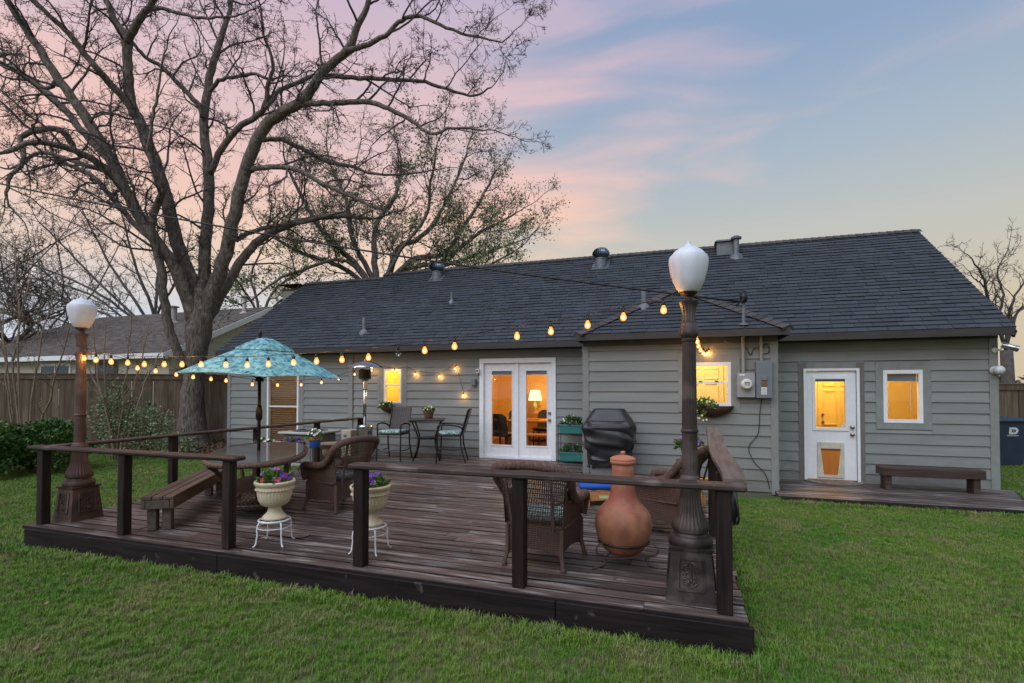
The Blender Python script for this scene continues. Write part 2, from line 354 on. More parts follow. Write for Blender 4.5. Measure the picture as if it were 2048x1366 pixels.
ROOMW = M('warm_room_wall', (.74, .50, .20), (.68, .45, .17), rough=.8)
ROOML = M('cream_room_wall', (.80, .70, .48), (.76, .66, .45), rough=.7)
ROOMF = M('oak_floor', (.30, .15, .06), (.20, .10, .04), rough=.4, scale=(20, 3, 3))
NAVY = M('dark_navy_leather', (.012, .016, .024), (.02, .025, .034), rough=.45)
ORWOOD = M('honey_pine', (.42, .20, .065), (.34, .15, .045), rough=.5, scale=(3, 25, 25))
PAPER = M('white_label', (.7, .7, .7), rough=.6)
GREENP = M('turquoise_planter', (.045, .20, .19), (.035, .16, .15), rough=.5)
# ================================================================ ground
rng = random.Random(7)
GROUND = M('lawn_soil', (.05, .085, .018), (.08, .095, .03), rough=.95, scale=(3, 3, 3), detail=8, bump=.4, c3=(.085, .072, .045), c3scale=.9, c3lo=.55, c3hi=.72)
g = MB(); g.add([(-400, -60, 0), (400, -60, 0), (400, 600, 0), (-400, 600, 0)], [(0, 1, 2, 3)])
lawn = g.build('ground', GROUND); lawn['kind'] = 'structure'
# grass: tufts instanced over the open lawn
def grass_mat():
    m = M('grass_blade', (.082, .212, .017), (.172, .262, .038), rough=.55, scale=(1.1, 1.1, 1.1), detail=5, lo=.36, hi=.64, c3=(.27, .27, .10), c3scale=2.0, c3lo=.52, c3hi=.72, spec=.3)
    return m
GRASS = grass_mat()
DRY = M('dry_grass_blade', (.25, .21, .11), (.17, .16, .07), rough=.7, scale=(2, 2, 2))
def tuft(seed, nb, h, dry):
    r = random.Random(seed); mb = MB()
    for i in range(nb):
        a = r.uniform(0, 6.28); rad = r.uniform(0, .045); px, py = rad * math.cos(a), rad * math.sin(a)
        b = r.uniform(0, 6.28); dx, dy = math.cos(b), math.sin(b); w = r.uniform(.0012, .0022); hh = h * r.uniform(.55, 1.2); ln = hh * r.uniform(.2, .95)
        sx, sy = -dy * w, dx * w
        q = (px + dx * ln * .35, py + dy * ln * .35, hh * .62); t = (px + dx * ln, py + dy * ln, hh * r.uniform(.75, 1.0))
        mb.add([(px - sx, py - sy, -.004), (px + sx, py + sy, -.004), (q[0] + sx * .8, q[1] + sy * .8, q[2]), (q[0] - sx * .8, q[1] - sy * .8, q[2]), t], [(0, 1, 2, 3), (3, 2, 4)])
    o = bpy.data.objects.new('grass_tuft', mb.mesh('grass_tuft', DRY if dry else GRASS)); return o
tc_ = bpy.data.collections.new('grass_tufts')
for i in range(8): tc_.objects.link(tuft(100 + i, 21, .036 + .008 * (i % 3), i == 7))
def grass_field(name, rects, density, seed, scl):
    mb = MB()
    for (x0, x1, y0, y1) in rects: mb.add([(x0, y0, .002), (x1, y0, .002), (x1, y1, .002), (x0, y1, .002)], [(0, 1, 2, 3)])
    o = mb.build(name, GRASS); o['kind'] = 'stuff'
    ng = bpy.data.node_groups.new(name, 'GeometryNodeTree')
    ng.interface.new_socket('Geometry', in_out='INPUT', socket_type='NodeSocketGeometry'); ng.interface.new_socket('Geometry', in_out='OUTPUT', socket_type='NodeSocketGeometry')
    N = ng.nodes.new; L = ng.links.new
    gi, go = N('NodeGroupInput'), N('NodeGroupOutput')
    d = N('GeometryNodeDistributePointsOnFaces'); d.inputs['Density'].default_value = density; d.inputs['Seed'].default_value = seed
    ci = N('GeometryNodeCollectionInfo'); ci.inputs[0].default_value = tc_; ci.inputs['Separate Children'].default_value = True; ci.inputs['Reset Children'].default_value = True
    ip = N('GeometryNodeInstanceOnPoints'); ip.inputs['Pick Instance'].default_value = True
    rv = N('FunctionNodeRandomValue'); rv.data_type = 'FLOAT_VECTOR'; rv.inputs[0].default_value = (-.12, -.12, 0); rv.inputs[1].default_value = (.12, .12, 6.28)
    rs = N('FunctionNodeRandomValue'); rs.data_type = 'FLOAT'; rs.inputs[2].default_value = scl * .6; rs.inputs[3].default_value = scl * 1.35
    L(gi.outputs[0], d.inputs['Mesh']); L(d.outputs['Points'], ip.inputs['Points']); L(ci.outputs[0], ip.inputs['Instance'])
    L(rv.outputs[0], ip.inputs['Rotation']); L(rs.outputs[1], ip.inputs['Scale']); L(ip.outputs[0], go.inputs[0])
    md = o.modifiers.new('scatter', 'NODES'); md.node_group = ng
    return o
gf = grass_field('grass', [(-9, 6.5, .6, 3.62), (.45, 7.5, 3.62, 8.72)], 1000, 3, .74)
tag(gf, 'short mown green lawn with straw flecks in front of and right of the deck', 'grass')
gf2 = grass_field('grass', [(-18, -7.0, 2.0, 9.6), (5.0, 12, 8.72, 16), (-9, -7.0, 9.6, 10.4)], 420, 5, 1.0)
tag(gf2, 'green lawn left of the deck and past the house corner', 'grass')
gf3 = grass_field('grass', [(-7.1, .5, 3.40, 3.60), (.43, .60, 3.6, 8.7), (1.3, 4.6, 8.55, 8.74)], 850, 9, 1.2)
tag(gf3, 'longer uncut grass fringe along the edges of the decks', 'grass')
# ================================================================ house
YW, YF, X0, X1, XA, XB = 10.5, 9.2, -11.55, 4.86, -1.75, 1.42
EY, EZ, TAN = 10.15, 2.70, .73
house = thing('house', 'grey-green single-storey house with lap siding and dark shingle roof behind the deck', 'house', (-3.4, YW, 0), world=True)
HOLES = dict(tall=(-10.22, -9.22, .33, 2.17), small=(-6.74, -6.27, 1.38, 2.19), french=(-4.21, -2.66, .20, 2.30), door=(2.08, 2.86, .09, 2.05), win=(3.26, 3.83, 1.14, 2.05), wing=(.04, .72, 1.44, 2.17))
TRIMS = dict(tall=(-10.40, -9.06, .20, 2.32), small=(-6.92, -6.13, 1.28, 2.32), french=(-4.30, -2.57, .0, 2.385), door=(1.95, 2.98, .0, 2.19), win=(3.15, 3.95, 1.03, 2.20), wing=(-.11, .86, 1.33, 2.30))
def panel(mb, x0, x1, z0, z1, holes, y0, y1):
    xs = x0
    for (a, b, c, d) in sorted(holes):
        mb.box(xs, a, y0, y1, z0, z1); mb.box(a, b, y0, y1, z0, c); mb.box(a, b, y0, y1, d, z1); xs = b
    mb.box(xs, x1, y0, y1, z0, z1)
w = MB(); panel(w, X0 + .02, XA + .1, 0, 2.9, [HOLES[k] for k in ('tall', 'small', 'french')], YW + .003, YW + .12)
wall_l = w.build('wall', SID, house)
w = MB(); panel(w, XB - .1, X1 - .02, 0, 2.9, [HOLES[k] for k in ('door', 'win')], YW + .003, YW + .12)
w.box(X1 - .12, X1 - .02, YW + .13, 16.4, 0, 2.9); w.box(X0 + .02, X0 + .12, YW + .13, 16.4, 0, 2.9); w.box(X0 + .02, X1 - .02, 16.4, 16.5, 0, 2.9)
wall_r = w.build('wall', SID, house)
w = MB(); panel(w, XA + .02, XB - .02, 0, 2.7, [HOLES['wing']], YF + .003, YF + .12)
w.box(XA + .02, XA + .12, YF + .13, YW, 0, 2.7); w.box(XB - .12, XB - .02, YF + .13, YW, 0, 2.7)
wall_w = w.build('wall', SID, house)
# lap siding, board by board
EXPO = .18
b = MB(); b.add([(0, 0, 0), (1, 0, 0), (1, -.029, 0), (0, -.029, 0), (0, 0, EXPO + .008), (1, 0, EXPO + .008), (1, -.007, EXPO + .008), (0, -.007, EXPO + .008)],
                [(0, 1, 2, 3), (7, 6, 5, 4), (3, 2, 6, 7), (0, 3, 7, 4), (1, 5, 6, 2)])
BOARD = b.mesh('siding_board', SID)
def siding(wall, x0, x1, z0, z1, trims, y, joints=(), rot=0, ox=0, seed=1):
    r = random.Random(seed); n = int(round((z1 - z0) / EXPO))
    for i in range(n):
        za, zb = z0 + i * EXPO, z0 + (i + 1) * EXPO
        cuts = [(a, bb, c, d) for (a, bb, c, d) in trims if c < zb - .01 and d > za + .01]
        segs = []; xs = x0
        for (a, bb, c, d) in sorted(cuts):
            segs.append((xs, a, za, zb))
            if c > za + .03: segs.append((a, bb, za, c))
            if d < zb - .03: segs.append((a, bb, d, zb))
            xs = bb
        segs.append((xs, x1, za, zb))
        for (a, bb, c, d) in segs:
            if bb - a < .02: continue
            parts = [(a, bb)]
            if bb - a > 3.2:
                j = a + (bb - a) * r.uniform(.3, .7); parts = [(a, j - .0015), (j + .0015, bb)]
            for (p, q) in parts:
                sc_ = (q - p, 1, (d - c) / EXPO)
                if rot: inst('siding_board', BOARD, wall, (ox, p if rot > 0 else q, c), (0, 0, rot), sc_)
                else: inst('siding_board', BOARD, wall, (p, y, c), (0, 0, 0), sc_)
siding(wall_l, X0 + .11, XA + .02, .06, 2.62, [TRIMS[k] for k in ('tall', 'small', 'french')], YW, seed=2)
siding(wall_r, XB - .02, X1 - .12, .06, 2.62, [TRIMS[k] for k in ('door', 'win')], YW, seed=3)
siding(wall_w, XA + .11, XB - .11, .06, 2.50, [TRIMS['wing']], YF, seed=4)
siding(wall_w, YF + .02, YW - .01, .06, 2.50, [], 0, rot=R(90), ox=XB, seed=5)
siding(wall_w, YF + .02, YW - .01, .06, 2.50, [], 0, rot=R(-90), ox=XA, seed=6)
# corner boards
for (a, bb, y, z) in ((X0, X0 + .11, YW, 2.6), (X1 - .12, X1, YW, 2.6), (XA, XA + .11, YF, 2.56), (XB - .11, XB, YF, 2.56)):
    MB().cbox(a, bb, y - .035, y + .02, .02, z, .004).build('corner_board', TRIM, house)
# frieze, fascia and soffit
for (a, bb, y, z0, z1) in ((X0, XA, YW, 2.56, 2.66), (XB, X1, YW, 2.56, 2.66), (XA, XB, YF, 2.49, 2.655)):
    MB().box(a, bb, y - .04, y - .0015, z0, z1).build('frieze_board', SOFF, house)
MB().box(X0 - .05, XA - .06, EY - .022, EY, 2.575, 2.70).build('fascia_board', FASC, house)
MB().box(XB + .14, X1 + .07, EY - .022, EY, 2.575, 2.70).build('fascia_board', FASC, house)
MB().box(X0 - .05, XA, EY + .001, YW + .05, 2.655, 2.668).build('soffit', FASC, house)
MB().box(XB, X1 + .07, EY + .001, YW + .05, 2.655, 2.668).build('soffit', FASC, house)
# wing hip roof: eave at WY, corners WXA..WXB
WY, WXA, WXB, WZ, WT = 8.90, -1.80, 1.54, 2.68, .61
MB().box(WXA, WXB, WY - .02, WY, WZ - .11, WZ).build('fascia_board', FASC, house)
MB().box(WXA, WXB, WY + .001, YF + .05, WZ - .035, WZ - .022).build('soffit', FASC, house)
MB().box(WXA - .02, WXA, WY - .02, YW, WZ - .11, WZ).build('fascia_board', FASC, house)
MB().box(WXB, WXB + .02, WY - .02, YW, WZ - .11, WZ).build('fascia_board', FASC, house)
HW = (WXB - WXA) / 2; WXC = (WXA + WXB) / 2; AZ = WZ + HW * WT; AY = WY + HW
# roof body
RY, RZ = 13.64, EZ + TAN * (13.64 - EY); LY, LZ = 13.42, EZ + TAN * (13.42 - EY); XS = -8.75; RX0, RX1 = X0 - .03, X1 + .09
rb = MB(); t = .05
def slab(mb, pts, th):
    n = len(pts); a = Vector(pts[1]) - Vector(pts[0]); bq = Vector(pts[-1]) - Vector(pts[0]); nn = a.cross(bq).normalized() * th
    mb.add([Vector(p) for p in pts] + [Vector(p) - nn for p in pts], [tuple(range(n)), tuple(range(2 * n - 1, n - 1, -1))] + [(i, n + i, n + (i + 1) % n, (i + 1) % n) for i in range(n)])
slab(rb, [(RX0, EY, EZ), (RX1, EY, EZ), (RX1, RY, RZ), (XS, RY, RZ), (XS, LY, LZ), (RX0, LY, LZ)], t)
slab(rb, [(XS, RY, RZ), (RX1, RY, RZ), (RX1, 2 * RY - EY, EZ), (XS, 2 * RY - EY, EZ)], t)
slab(rb, [(RX0, LY, LZ), (XS, LY, LZ), (XS, 2 * LY - EY, EZ), (RX0, 2 * LY - EY, EZ)], t)
rb.add([(XS, EY + .6, EZ + .2), (XS, RY, RZ - .03), (XS, 2 * RY - EY, EZ)], [(0, 1, 2)])
roof = rb.build('roof', SHIN, house)
MB().add([(X1 - .02, YW, 2.85), (X1 - .02, 16.4, 2.85), (X1 - .02, RY, RZ - .09)], [(0, 1, 2)]).build('gable_wall', SID, house); gw = MB().add([(X0 + .02, YW, 2.85), (X0 + .02, 16.2, 2.85), (X0 + .02, LY, LZ - .09)], [(2, 1, 0)])
gw.build('gable_wall', SID, house)
MB().bar((RX1 - .02, EY, EZ - .11), (RX1 - .02, RY, RZ - .11), .03, .12).build('rake_board', FASC, house)
MB().bar((RX0 + .02, EY, EZ - .11), (RX0 + .02, LY, LZ - .11), .03, .12).build('rake_board', FASC, house)
wr = MB()
slab(wr, [(WXA, WY, WZ), (WXB, WY, WZ), (WXC, AY, AZ)], .03)
slab(wr, [(WXA, 10.4, WZ), (WXA, WY, WZ), (WXC, AY, AZ), (WXC, 11.7, AZ)], .03)
slab(wr, [(WXB, WY, WZ), (WXB, 10.4, WZ), (WXC, 11.7, AZ), (WXC, AY, AZ)], .03)
wroof = wr.build('roof', SHIN, house)
# shingles: every tab is geometry; the 300 nearest are parts, the rest one field
tabs = []
def shingle_face(parent, O, u, s, ufn, vmax, expo, r):
    O, u, s = Vector(O), Vector(u).normalized(), Vector(s).normalized(); n = u.cross(s).normalized(); v = -.012; row = 0
    while v < vmax - .02:
        ua, ub = ufn(max(0, v + expo * .5)); x = ua - r.uniform(0, .2); row += 1; wv = r.uniform(-.004, .004)
        while x < ub:
            wd = r.choice((.18, .27, .31, .33, .36)) * r.uniform(.95, 1.05); a, bb = max(x, ua), min(x + wd, ub); x += wd
            if bb - a < .02: continue
            hgt = min(expo + .02, vmax - v); th = r.choice((.010, .011, .014)) * r.uniform(.9, 1.1)
            tabs.append((parent, O + u * a + s * (v + wv) + n * .003, u, s, n, bb - a - .008, hgt, th))
        v += expo
cs = math.hypot(1, TAN); sdir = (0, 1 / cs, TAN / cs); r_ = random.Random(11)
shingle_face(roof, (XS, EY, EZ), (1, 0, 0), sdir, lambda v: (0, RX1 - XS), (RY - EY) * cs, .143, r_)
shingle_face(roof, (RX0, EY, EZ), (1, 0, 0), sdir, lambda v: (0, XS - RX0), (LY - EY) * cs, .143, r_)
cw = math.hypot(1, WT)
shingle_face(wroof, (WXA, WY, WZ), (1, 0, 0), (0, 1 / cw, WT / cw), lambda v: (v / cw, 2 * HW - v / cw), HW * cw, .143, r_)
shingle_face(wroof, (WXB, WY, WZ), (0, 1, 0), (-1 / cw, 0, WT / cw), lambda v: (v / cw, 1.5 + v / cw * .8), HW * cw, .143, r_)
shingle_face(wroof, (WXA, 10.6, WZ), (0, -1, 0), (1 / cw, 0, WT / cw), lambda v: (-.3 - v / cw * .8, 1.7 - v / cw), HW * cw, .143, r_)
def tabmesh():
    m_ = MB(); m_.add([(0, 0, 1.2), (1, 0, 1.2), (1, 1, -.3), (0, 1, -.3), (0, 0, 1.8), (1, 0, 1.8), (1, 1, .1), (0, 1, .1)], [(4, 5, 6, 7), (3, 2, 1, 0), (0, 1, 5, 4), (0, 4, 7, 3), (1, 2, 6, 5)]); return m_
TAB = tabmesh().mesh('shingle', SHIN)
camp = Vector((0, 0, CAMZ))
def in_roof_hidden(p):   # tabs of the main slope buried under the wing roof are not needed
    return WXA + .3 < p.x < WXB - .3 and p.y < 10.9 and abs(p.x - WXC) < HW - (p.y - EY) * 1.2
tabs = [q for q in tabs if not (q[0] is roof and in_roof_hidden(q[1]))]
tabs.sort(key=lambda q: (q[1] - camp).length)
field = {}
for i, (p, o, u, s, n, wd, hg, th) in enumerate(tabs):
    mt = Matrix(((u.x * wd, s.x * hg, n.x * th, o.x), (u.y * wd, s.y * hg, n.y * th, o.y), (u.z * wd, s.z * hg, n.z * th, o.z), (0, 0, 0, 1)))
    if i < 300: inst('shingle', TAB, p, matrix=mt)
    else:
        f_ = field.setdefault(p, MB()); k = tabmesh(); k.xf(mt); f_.add(k.v, k.f)
for p, f_ in field.items(): f_.build('shingle_field', SHIN, p, kind='stuff')
# ridge and hip caps
def caps(p, a, bb, n1, n2, nm):
    a, bb = Vector(a), Vector(bb); L_ = (bb - a).length; d = (bb - a).normalized(); k = int(L_ / .15)
    n1, n2 = Vector(n1).normalized(), Vector(n2).normalized(); e1 = d.cross(n1).normalized(); e2 = n2.cross(d).normalized()
    up = (n1 + n2).normalized()
    if e1.z > 0: e1 = -e1
    if e2.z > 0: e2 = -e2
    m_ = MB(); w_ = .14; h0, h1 = .046, .030
    vs = []
    for (l, h) in ((0, h0), (.19, h1)):
        vs += [d * l + e1 * w_ + n1 * h, d * l + up * (h + .006), d * l + e2 * w_ + n2 * h]
    base = [d * 0 + e1 * w_, d * 0, d * 0 + e2 * w_]
    m_.add(vs + base, [(0, 1, 4, 3), (1, 2, 5, 4), (6, 7, 1, 0), (7, 8, 2, 1)])
    me = m_.mesh(nm, SHINC)
    for i in range(k): inst(nm, me, p, a + d * (i * L_ / k))
nf, nl, nr = (0, -WT, 1), (-WT, 0, 1), (WT, 0, 1)
caps(wroof, (WXA, WY, WZ), (WXC, AY, AZ), nf, nl, 'hip_cap'); caps(wroof, (WXB, WY, WZ), (WXC, AY, AZ), nf, nr, 'hip_cap')
caps(roof, (XS, RY, RZ), (RX1, RY, RZ), (0, -TAN, 1), (0, TAN, 1), 'ridge_cap'); caps(roof, (RX0, LY, LZ), (XS, LY, LZ), (0, -TAN, 1), (0, TAN, 1), 'ridge_cap')
# ---- trims, windows, doors
def trimframe(k, y, mat=TRIM, d=.03, top=True, bottom=True):
    a, bb, c, e = TRIMS[k]; h = HOLES[k]
    MB().box(a, h[0], y - d, y, c, e).build('casing', mat, house); MB().box(h[1], bb, y - d, y, c, e).build('casing', mat, house)
    MB().box(h[0], h[1], y - d + .002, y, h[3], e).build('casing', TRIM if mat is TAUPE else mat, house)
    if bottom: MB().box(h[0], h[1], y - d + .002, y, c, h[2]).build('casing', mat, house)
for k in ('tall', 'small', 'win'): trimframe(k, YW)
trimframe('wing', YF); trimframe('door', YW, TAUPE, bottom=False)
def window(k, y, rail=None, fw=.045, white_w=None, mat=WHITE):
    a, bb, c, d = HOLES[k]
    o = MB().box(a, bb, y - .035, y + .05, c, c + fw).box(a, bb, y - .035, y + .05, d - fw, d).box(a, a + fw, y - .033, y + .05, c + fw, d - fw).box(bb - fw, bb, y - .033, y + .05, c + fw, d - fw)
    win = o.build('window', mat, house)
    if rail:
        MB().box(a + fw, bb - fw, y - .012, y + .035, rail - .018, rail + .018).build('meeting_rail', mat, win)
        MB().box(a + fw, bb - fw, y + .02, y + .024, rail + .018, d - fw).build('pane', GLASS, win)
        MB().box(a + fw, bb - fw, y + .002, y + .006, c + fw, rail - .018).build('pane', GLASS, win)
    else: MB().box(a + fw, bb - fw, y + .01, y + .014, c + fw, d - fw).build('pane', GLASS, win)
    return win
def slats(x0, x1, y, z0, z1, dz, tilt, mat, parent, name='blind'):
    m_ = MB(); z = z0
    while z < z1:
        m_.obox(((x0 + x1) / 2, y, z), ((x1 - x0) / 2, 0, 0), (0, .02 * math.cos(tilt), .02 * math.sin(tilt)), (0, -.0008 * math.sin(tilt), .0008 * math.cos(tilt))); z += dz
    m_.box(x0, x1, y - .02, y + .02, z1, z1 + .04)
    return m_.build(name, mat, parent)
BLIND = M('blind_slat', (.34, .30, .25), rough=.6)
BLINDT = M('grey_blind', (.20, .23, .25), (.14, .16, .18), rough=.6, scale=(3, 3, 40))
wt = window('tall', YW, 1.27, .05); slats(-10.16, -9.28, YW + .075, .42, 2.06, .055, .22, BLIND, wt)
ws = window('small', YW, 1.80, .04)
ww = window('wing', YF, 1.83, .05); 
for px in (.25, .50): MB().cbox(px - .03, px + .03, YF - .03, YF - .012, 1.846, 1.862, .004).build('sash_lock', BRASS, ww)
wr_ = window('win', YW, None, .058); MB().box(3.33, 3.76, YW + .04, YW + .07, 1.86, 1.985).build('blind', BLINDT, wr_)
MB().tube([(3.68, YW + .055, 1.86), (3.683, YW + .055, 1.35)], .004, 5).build('blind_wand', WHITE, wr_)
# french doors
fd = MB(); a, bb, c, d = TRIMS['french']
fd.box(a, a + .095, YW - .045, YW + .02, .2, d - .1).box(bb - .095, bb, YW - .045, YW + .02, .2, d - .1).box(a, bb, YW - .05, YW + .02, d - .1, d)
fd.box(-3.475, -3.405, YW - .01, YW + .05, .24, 2.285); fd.box(a + .095, bb - .095, YW - .06, YW + .09, .205, .245)
french = fd.build('french_door', WHITE, house)
for (p, q, g0, g1) in ((-4.205, -3.475, -4.025, -3.56), (-3.405, -2.665, -3.235, -2.775)):
    s_ = MB(); y0, y1 = YW + .015, YW + .06
    s_.box(p, g0, y0, y1, .25, 2.285).box(g1, q, y0, y1, .25, 2.285).box(g0, g1, y0, y1, .25, .50).box(g0, g1, y0, y1, 2.11, 2.285)
    lf = s_.build('door_leaf', WHITE, french)
    e_ = MB(); k = .022
    e_.box(g0 - k, g0, y0 - .012, y0, .478, 2.132).box(g1, g1 + k, y0 - .012, y0, .478, 2.132).box(g0, g1, y0 - .012, y0, .478, .50).box(g0, g1, y0 - .012, y0, 2.11, 2.132)
    e_.build('glazing_bead', WHITE, french)
    MB().box(g0, g1, YW + .035, YW + .039, .50, 2.11).build('pane', GLASS, french)
    MB().box(g0, g1, YW + .045, YW + .058, 2.03, 2.11).build('blind', BLINDT, french)
for z in (1.06, 1.21):
    k = MB().lathe([(.028, 0), (.03, .008), (.012, .012), (.012, .035), (.027, .042), (.03, .06), (.02, .072), (.001, .074)], 14); k.xf(Matrix.Translation((-2.715, YW + .014, z)) @ Matrix.Rotation(R(90), 4, 'X')); k.build('door_knob', NICK, french, smooth=40)
# back door with half glass and pet flap
dr = MB(); h = HOLES['door']
dr.box(h[0] - .045, h[0], YW - .045, YW + .05, .09, 2.09).box(h[1], h[1] + .045, YW - .045, YW + .05, .09, 2.09).box(h[0], h[1], YW - .045, YW + .05, 2.05, 2.09)
door = dr.build('back_door', WHITE, house)
g0, g1, z0, z1 = 2.225, 2.69, 1.03, 1.90; y0 = YW - .005
PF = (2.30, 2.605, .19, .66)
s_ = MB(); s_.box(h[0], g0, y0, y0 + .045, .11, 2.045).box(g1, h[1], y0, y0 + .045, .11, 2.045).box(g0, g1, y0, y0 + .045, .68, z0).box(g0, g1, y0, y0 + .045, z1, 2.045).box(g0, g1, y0, y0 + .045, .11, .17)
s_.box(g0, PF[0] - .02, y0, y0 + .045, .17, .68).box(PF[1] + .02, g1, y0, y0 + .045, .17, .68)
leaf = s_.build('door_leaf', WHITE, door)
k = .05; e_ = MB(); e_.box(g0 - k, g0, y0 - .018, y0, z0 - k, z1 + k).box(g1, g1 + k, y0 - .018, y0, z0 - k, z1 + k).box(g0, g1, y0 - .018, y0, z0 - k, z0).box(g0, g1, y0 - .018, y0, z1, z1 + k); e_.build('glazing_bead', WHITE, door)
MB().box(g0, g1, y0 + .015, y0 + .019, z0, z1).build('pane', GLASS, door)
MB().box(g0, g1, y0 + .028, y0 + .04, z1 - .045, z1).build('blind', BLINDT, door)
MB().lathe([(.026, 0), (.026, .001)], 14).xf(Matrix.Translation((2.655, y0 + .010, 1.075)) @ Matrix.Rotation(R(90), 4, 'X')).build('window_sticker', M('blue_white_sticker', (.25, .42, .62), (.75, .8, .85), scale=(60, 60, 60), rough=.4), door)
for z in (.92, 1.05):
    kk = MB().lathe([(.033, 0), (.033, .012), (.014, .016), (.014, .035), (.028, .042), (.03, .06), (.018, .07), (.001, .072)], 14); kk.xf(Matrix.Translation((2.79, y0, z)) @ Matrix.Rotation(R(90), 4, 'X')); kk.build('door_knob', NICK, door, smooth=40)
# pet flap: pale moulded frame and a tapering translucent orange flap
PETF = M('bone_plastic', (.60, .57, .45), rough=.5)
f_ = MB(); a, bb, c, d = 2.245, 2.66, .14, .775
f_.cbox(a, 2.30, y0 - .028, y0 - .001, c, d, .01).cbox(2.605, bb, y0 - .028, y0 - .001, c, d, .01).box(2.30, 2.605, y0 - .026, y0 - .001, .66, d - .006).box(2.30, 2.605, y0 - .026, y0 - .001, c + .006, .19)
f_.add([(2.30, y0 - .02, .19), (2.345, y0 - .02, .19), (2.30, y0 - .02, .63)], [(0, 1, 2)]); f_.add([(2.605, y0 - .02, .19), (2.605, y0 - .02, .63), (2.56, y0 - .02, .19)], [(0, 1, 2)])
pf = f_.build('pet_door', PETF, door)
FLAP = M('amber_vinyl_flap', (.75, .33, .06), (.66, .27, .045), rough=.35, scale=(22, 2, 2), trans=.55)
MB().box(2.301, 2.604, y0 - .012, y0 - .006, .191, .659).build('flap', FLAP, pf)
MB().box(2.302, 2.603, y0 - .022, y0 - .012, .632, .652).build('flap_bar', M('dark_flap_bar', (.10, .06, .03), rough=.5), pf)
MB().box(h[0] - .045, h[1] + .045, YW - .09, YW + .05, .062, .092).build('threshold', GALV, door)
# downspout-like trim and small wall fittings
MB().cbox(-7.72, -7.60, YW - .055, YW - .027, .1, 2.56, .004).build('trim_board', TRIM, house)
MB().cbox(-8.02, -7.86, YW - .09, YW - .027, 2.40, 2.53, .01).build('wall_box', TRIM, house)
# ---- rooms behind the glass
def room(x0, x1, y0, y1, z0, z1, wm, fm, lamp, energy, colr, size=.12):
    m_ = MB(); m_.add([(x0, y0, z0), (x1, y0, z0), (x1, y1, z0), (x0, y1, z0), (x0, y0, z1), (x1, y0, z1), (x1, y1, z1), (x0, y1, z1)], [(3, 2, 6, 7), (0, 3, 7, 4), (2, 1, 5, 6), (7, 6, 5, 4)])
    rm = m_.build('room', wm, house); MB().add([(x0, y0, z0), (x1, y0, z0), (x1, y1, z0), (x0, y1, z0)], [(0, 1, 2, 3)]).build('room_floor', fm, house)
    l = bpy.data.lights.new('room_lamp', 'POINT'); l.energy = energy; l.color = colr; l.shadow_soft_size = size
    o = bpy.data.objects.new('room_lamp', l); COL.objects.link(o); o.location = lamp; par(o, house); return rm
WARM = (1.0, .53, .13)
room(-5.4, -1.85, YW + .13, 14.6, .2, 2.6, ROOMW, ROOMF, (-3.2, 12.6, 2.35), 150, WARM)
room(-7.3, -5.45, YW + .13, 13, .2, 2.6, ROOMW, ROOMF, (-6.3, 11.6, 2.3), 110, (1.0, .62, .10))
room(-11.5, -7.4, YW + .13, 14, .2, 2.6, ROOMW, ROOMF, (-9.6, 13.0, 2.2), 48, WARM)
room(-1.6, 1.28, YF + .13, 11.4, .2, 2.5, ROOML, ROOMF, (.2, 10.2, 2.4), 85, (1.0, .68, .27))
room(1.45, 4.7, YW + .13, 12.6, .06, 2.5, ROOML, ROOMF, (2.75, 11.5, 2.35), 105, (1.0, .50, .085))
# inner panelled doors seen through the back door and the wing window
def inner_door(x0, x1, y, z0, z1, mat, knob):
    dd = MB().box(x0, x1, y, y + .04, z0, z1); o = dd.build('inner_door', mat, house); w_ = (x1 - x0)
    for (u0, u1) in ((.12, .45), (.55, .88)):
        for (v0, v1) in ((.06, .38), (.44, .80), (.84, .95)):
            pa, pb, pc, pd = x0 + w_ * u0, x0 + w_ * u1, z0 + (z1 - z0) * v0, z0 + (z1 - z0) * v1
            MB().box(pa, pb, y - .03, y, pc, pc + .025).box(pa, pb, y - .03, y, pd - .025, pd).box(pa, pa + .025, y - .03, y, pc + .02, pd - .02).box(pb - .025, pb, y - .03, y, pc + .02, pd - .02).build('panel_moulding', mat, o)
    for z in (1.02, 1.18): MB().ball((knob, y - .04, z), .03, 8).build('knob', NICK, o, smooth=True)
    MB().box(x0 - .09, x0 - .01, y - .015, y + .04, z0, z1 + .08).box(x1 + .01, x1 + .09, y - .015, y + .04, z0, z1 + .08).box(x0 - .01, x1 + .01, y - .015, y + .04, z1 + .01, z1 + .08).build('door_casing', mat, o)
inner_door(2.70, 3.45, 12.50, .06, 2.1, ROOML, 2.78)
inner_door(-.1, .75, 11.30, .2, 2.25, ROOML, .68)
print('p1 done', len(tabs))
# ================================================================ deck
DZ = .22; DX0, DX1, DY0, DY1 = -6.97, .38, 3.66, 10.47
rng = random.Random(21)
def extr(prof, x0, x1):
    n = len(prof); m_ = MB(); m_.add([(x0, y, z) for y, z in prof] + [(x1, y, z) for y, z in prof], [tuple(range(n)), tuple(range(2 * n - 1, n - 1, -1))] + [(i, n + i, n + (i + 1) % n, (i + 1) % n) for i in range(n)]); return m_
def plankprof(w, h, c=.007):
    return [(0, 0), (w, 0), (w, h - c), (w - c * .6, h - c * .2), (w - c * 1.4, h), (c * 1.4, h), (c * .6, h - c * .2), (0, h - c)][::-1]
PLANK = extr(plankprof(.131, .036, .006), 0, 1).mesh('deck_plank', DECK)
def shade_sides(me):      # worn tops; edges coloured near-black to paint shade into the gaps
    me.materials.append(GAPSHADE)
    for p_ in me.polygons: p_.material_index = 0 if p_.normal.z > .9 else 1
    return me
GAPSHADE = M('dark_edge_gap_shade', (.014, .0095, .009), (.026, .018, .016), rough=.6, spec=.15)
shade_sides(PLANK)
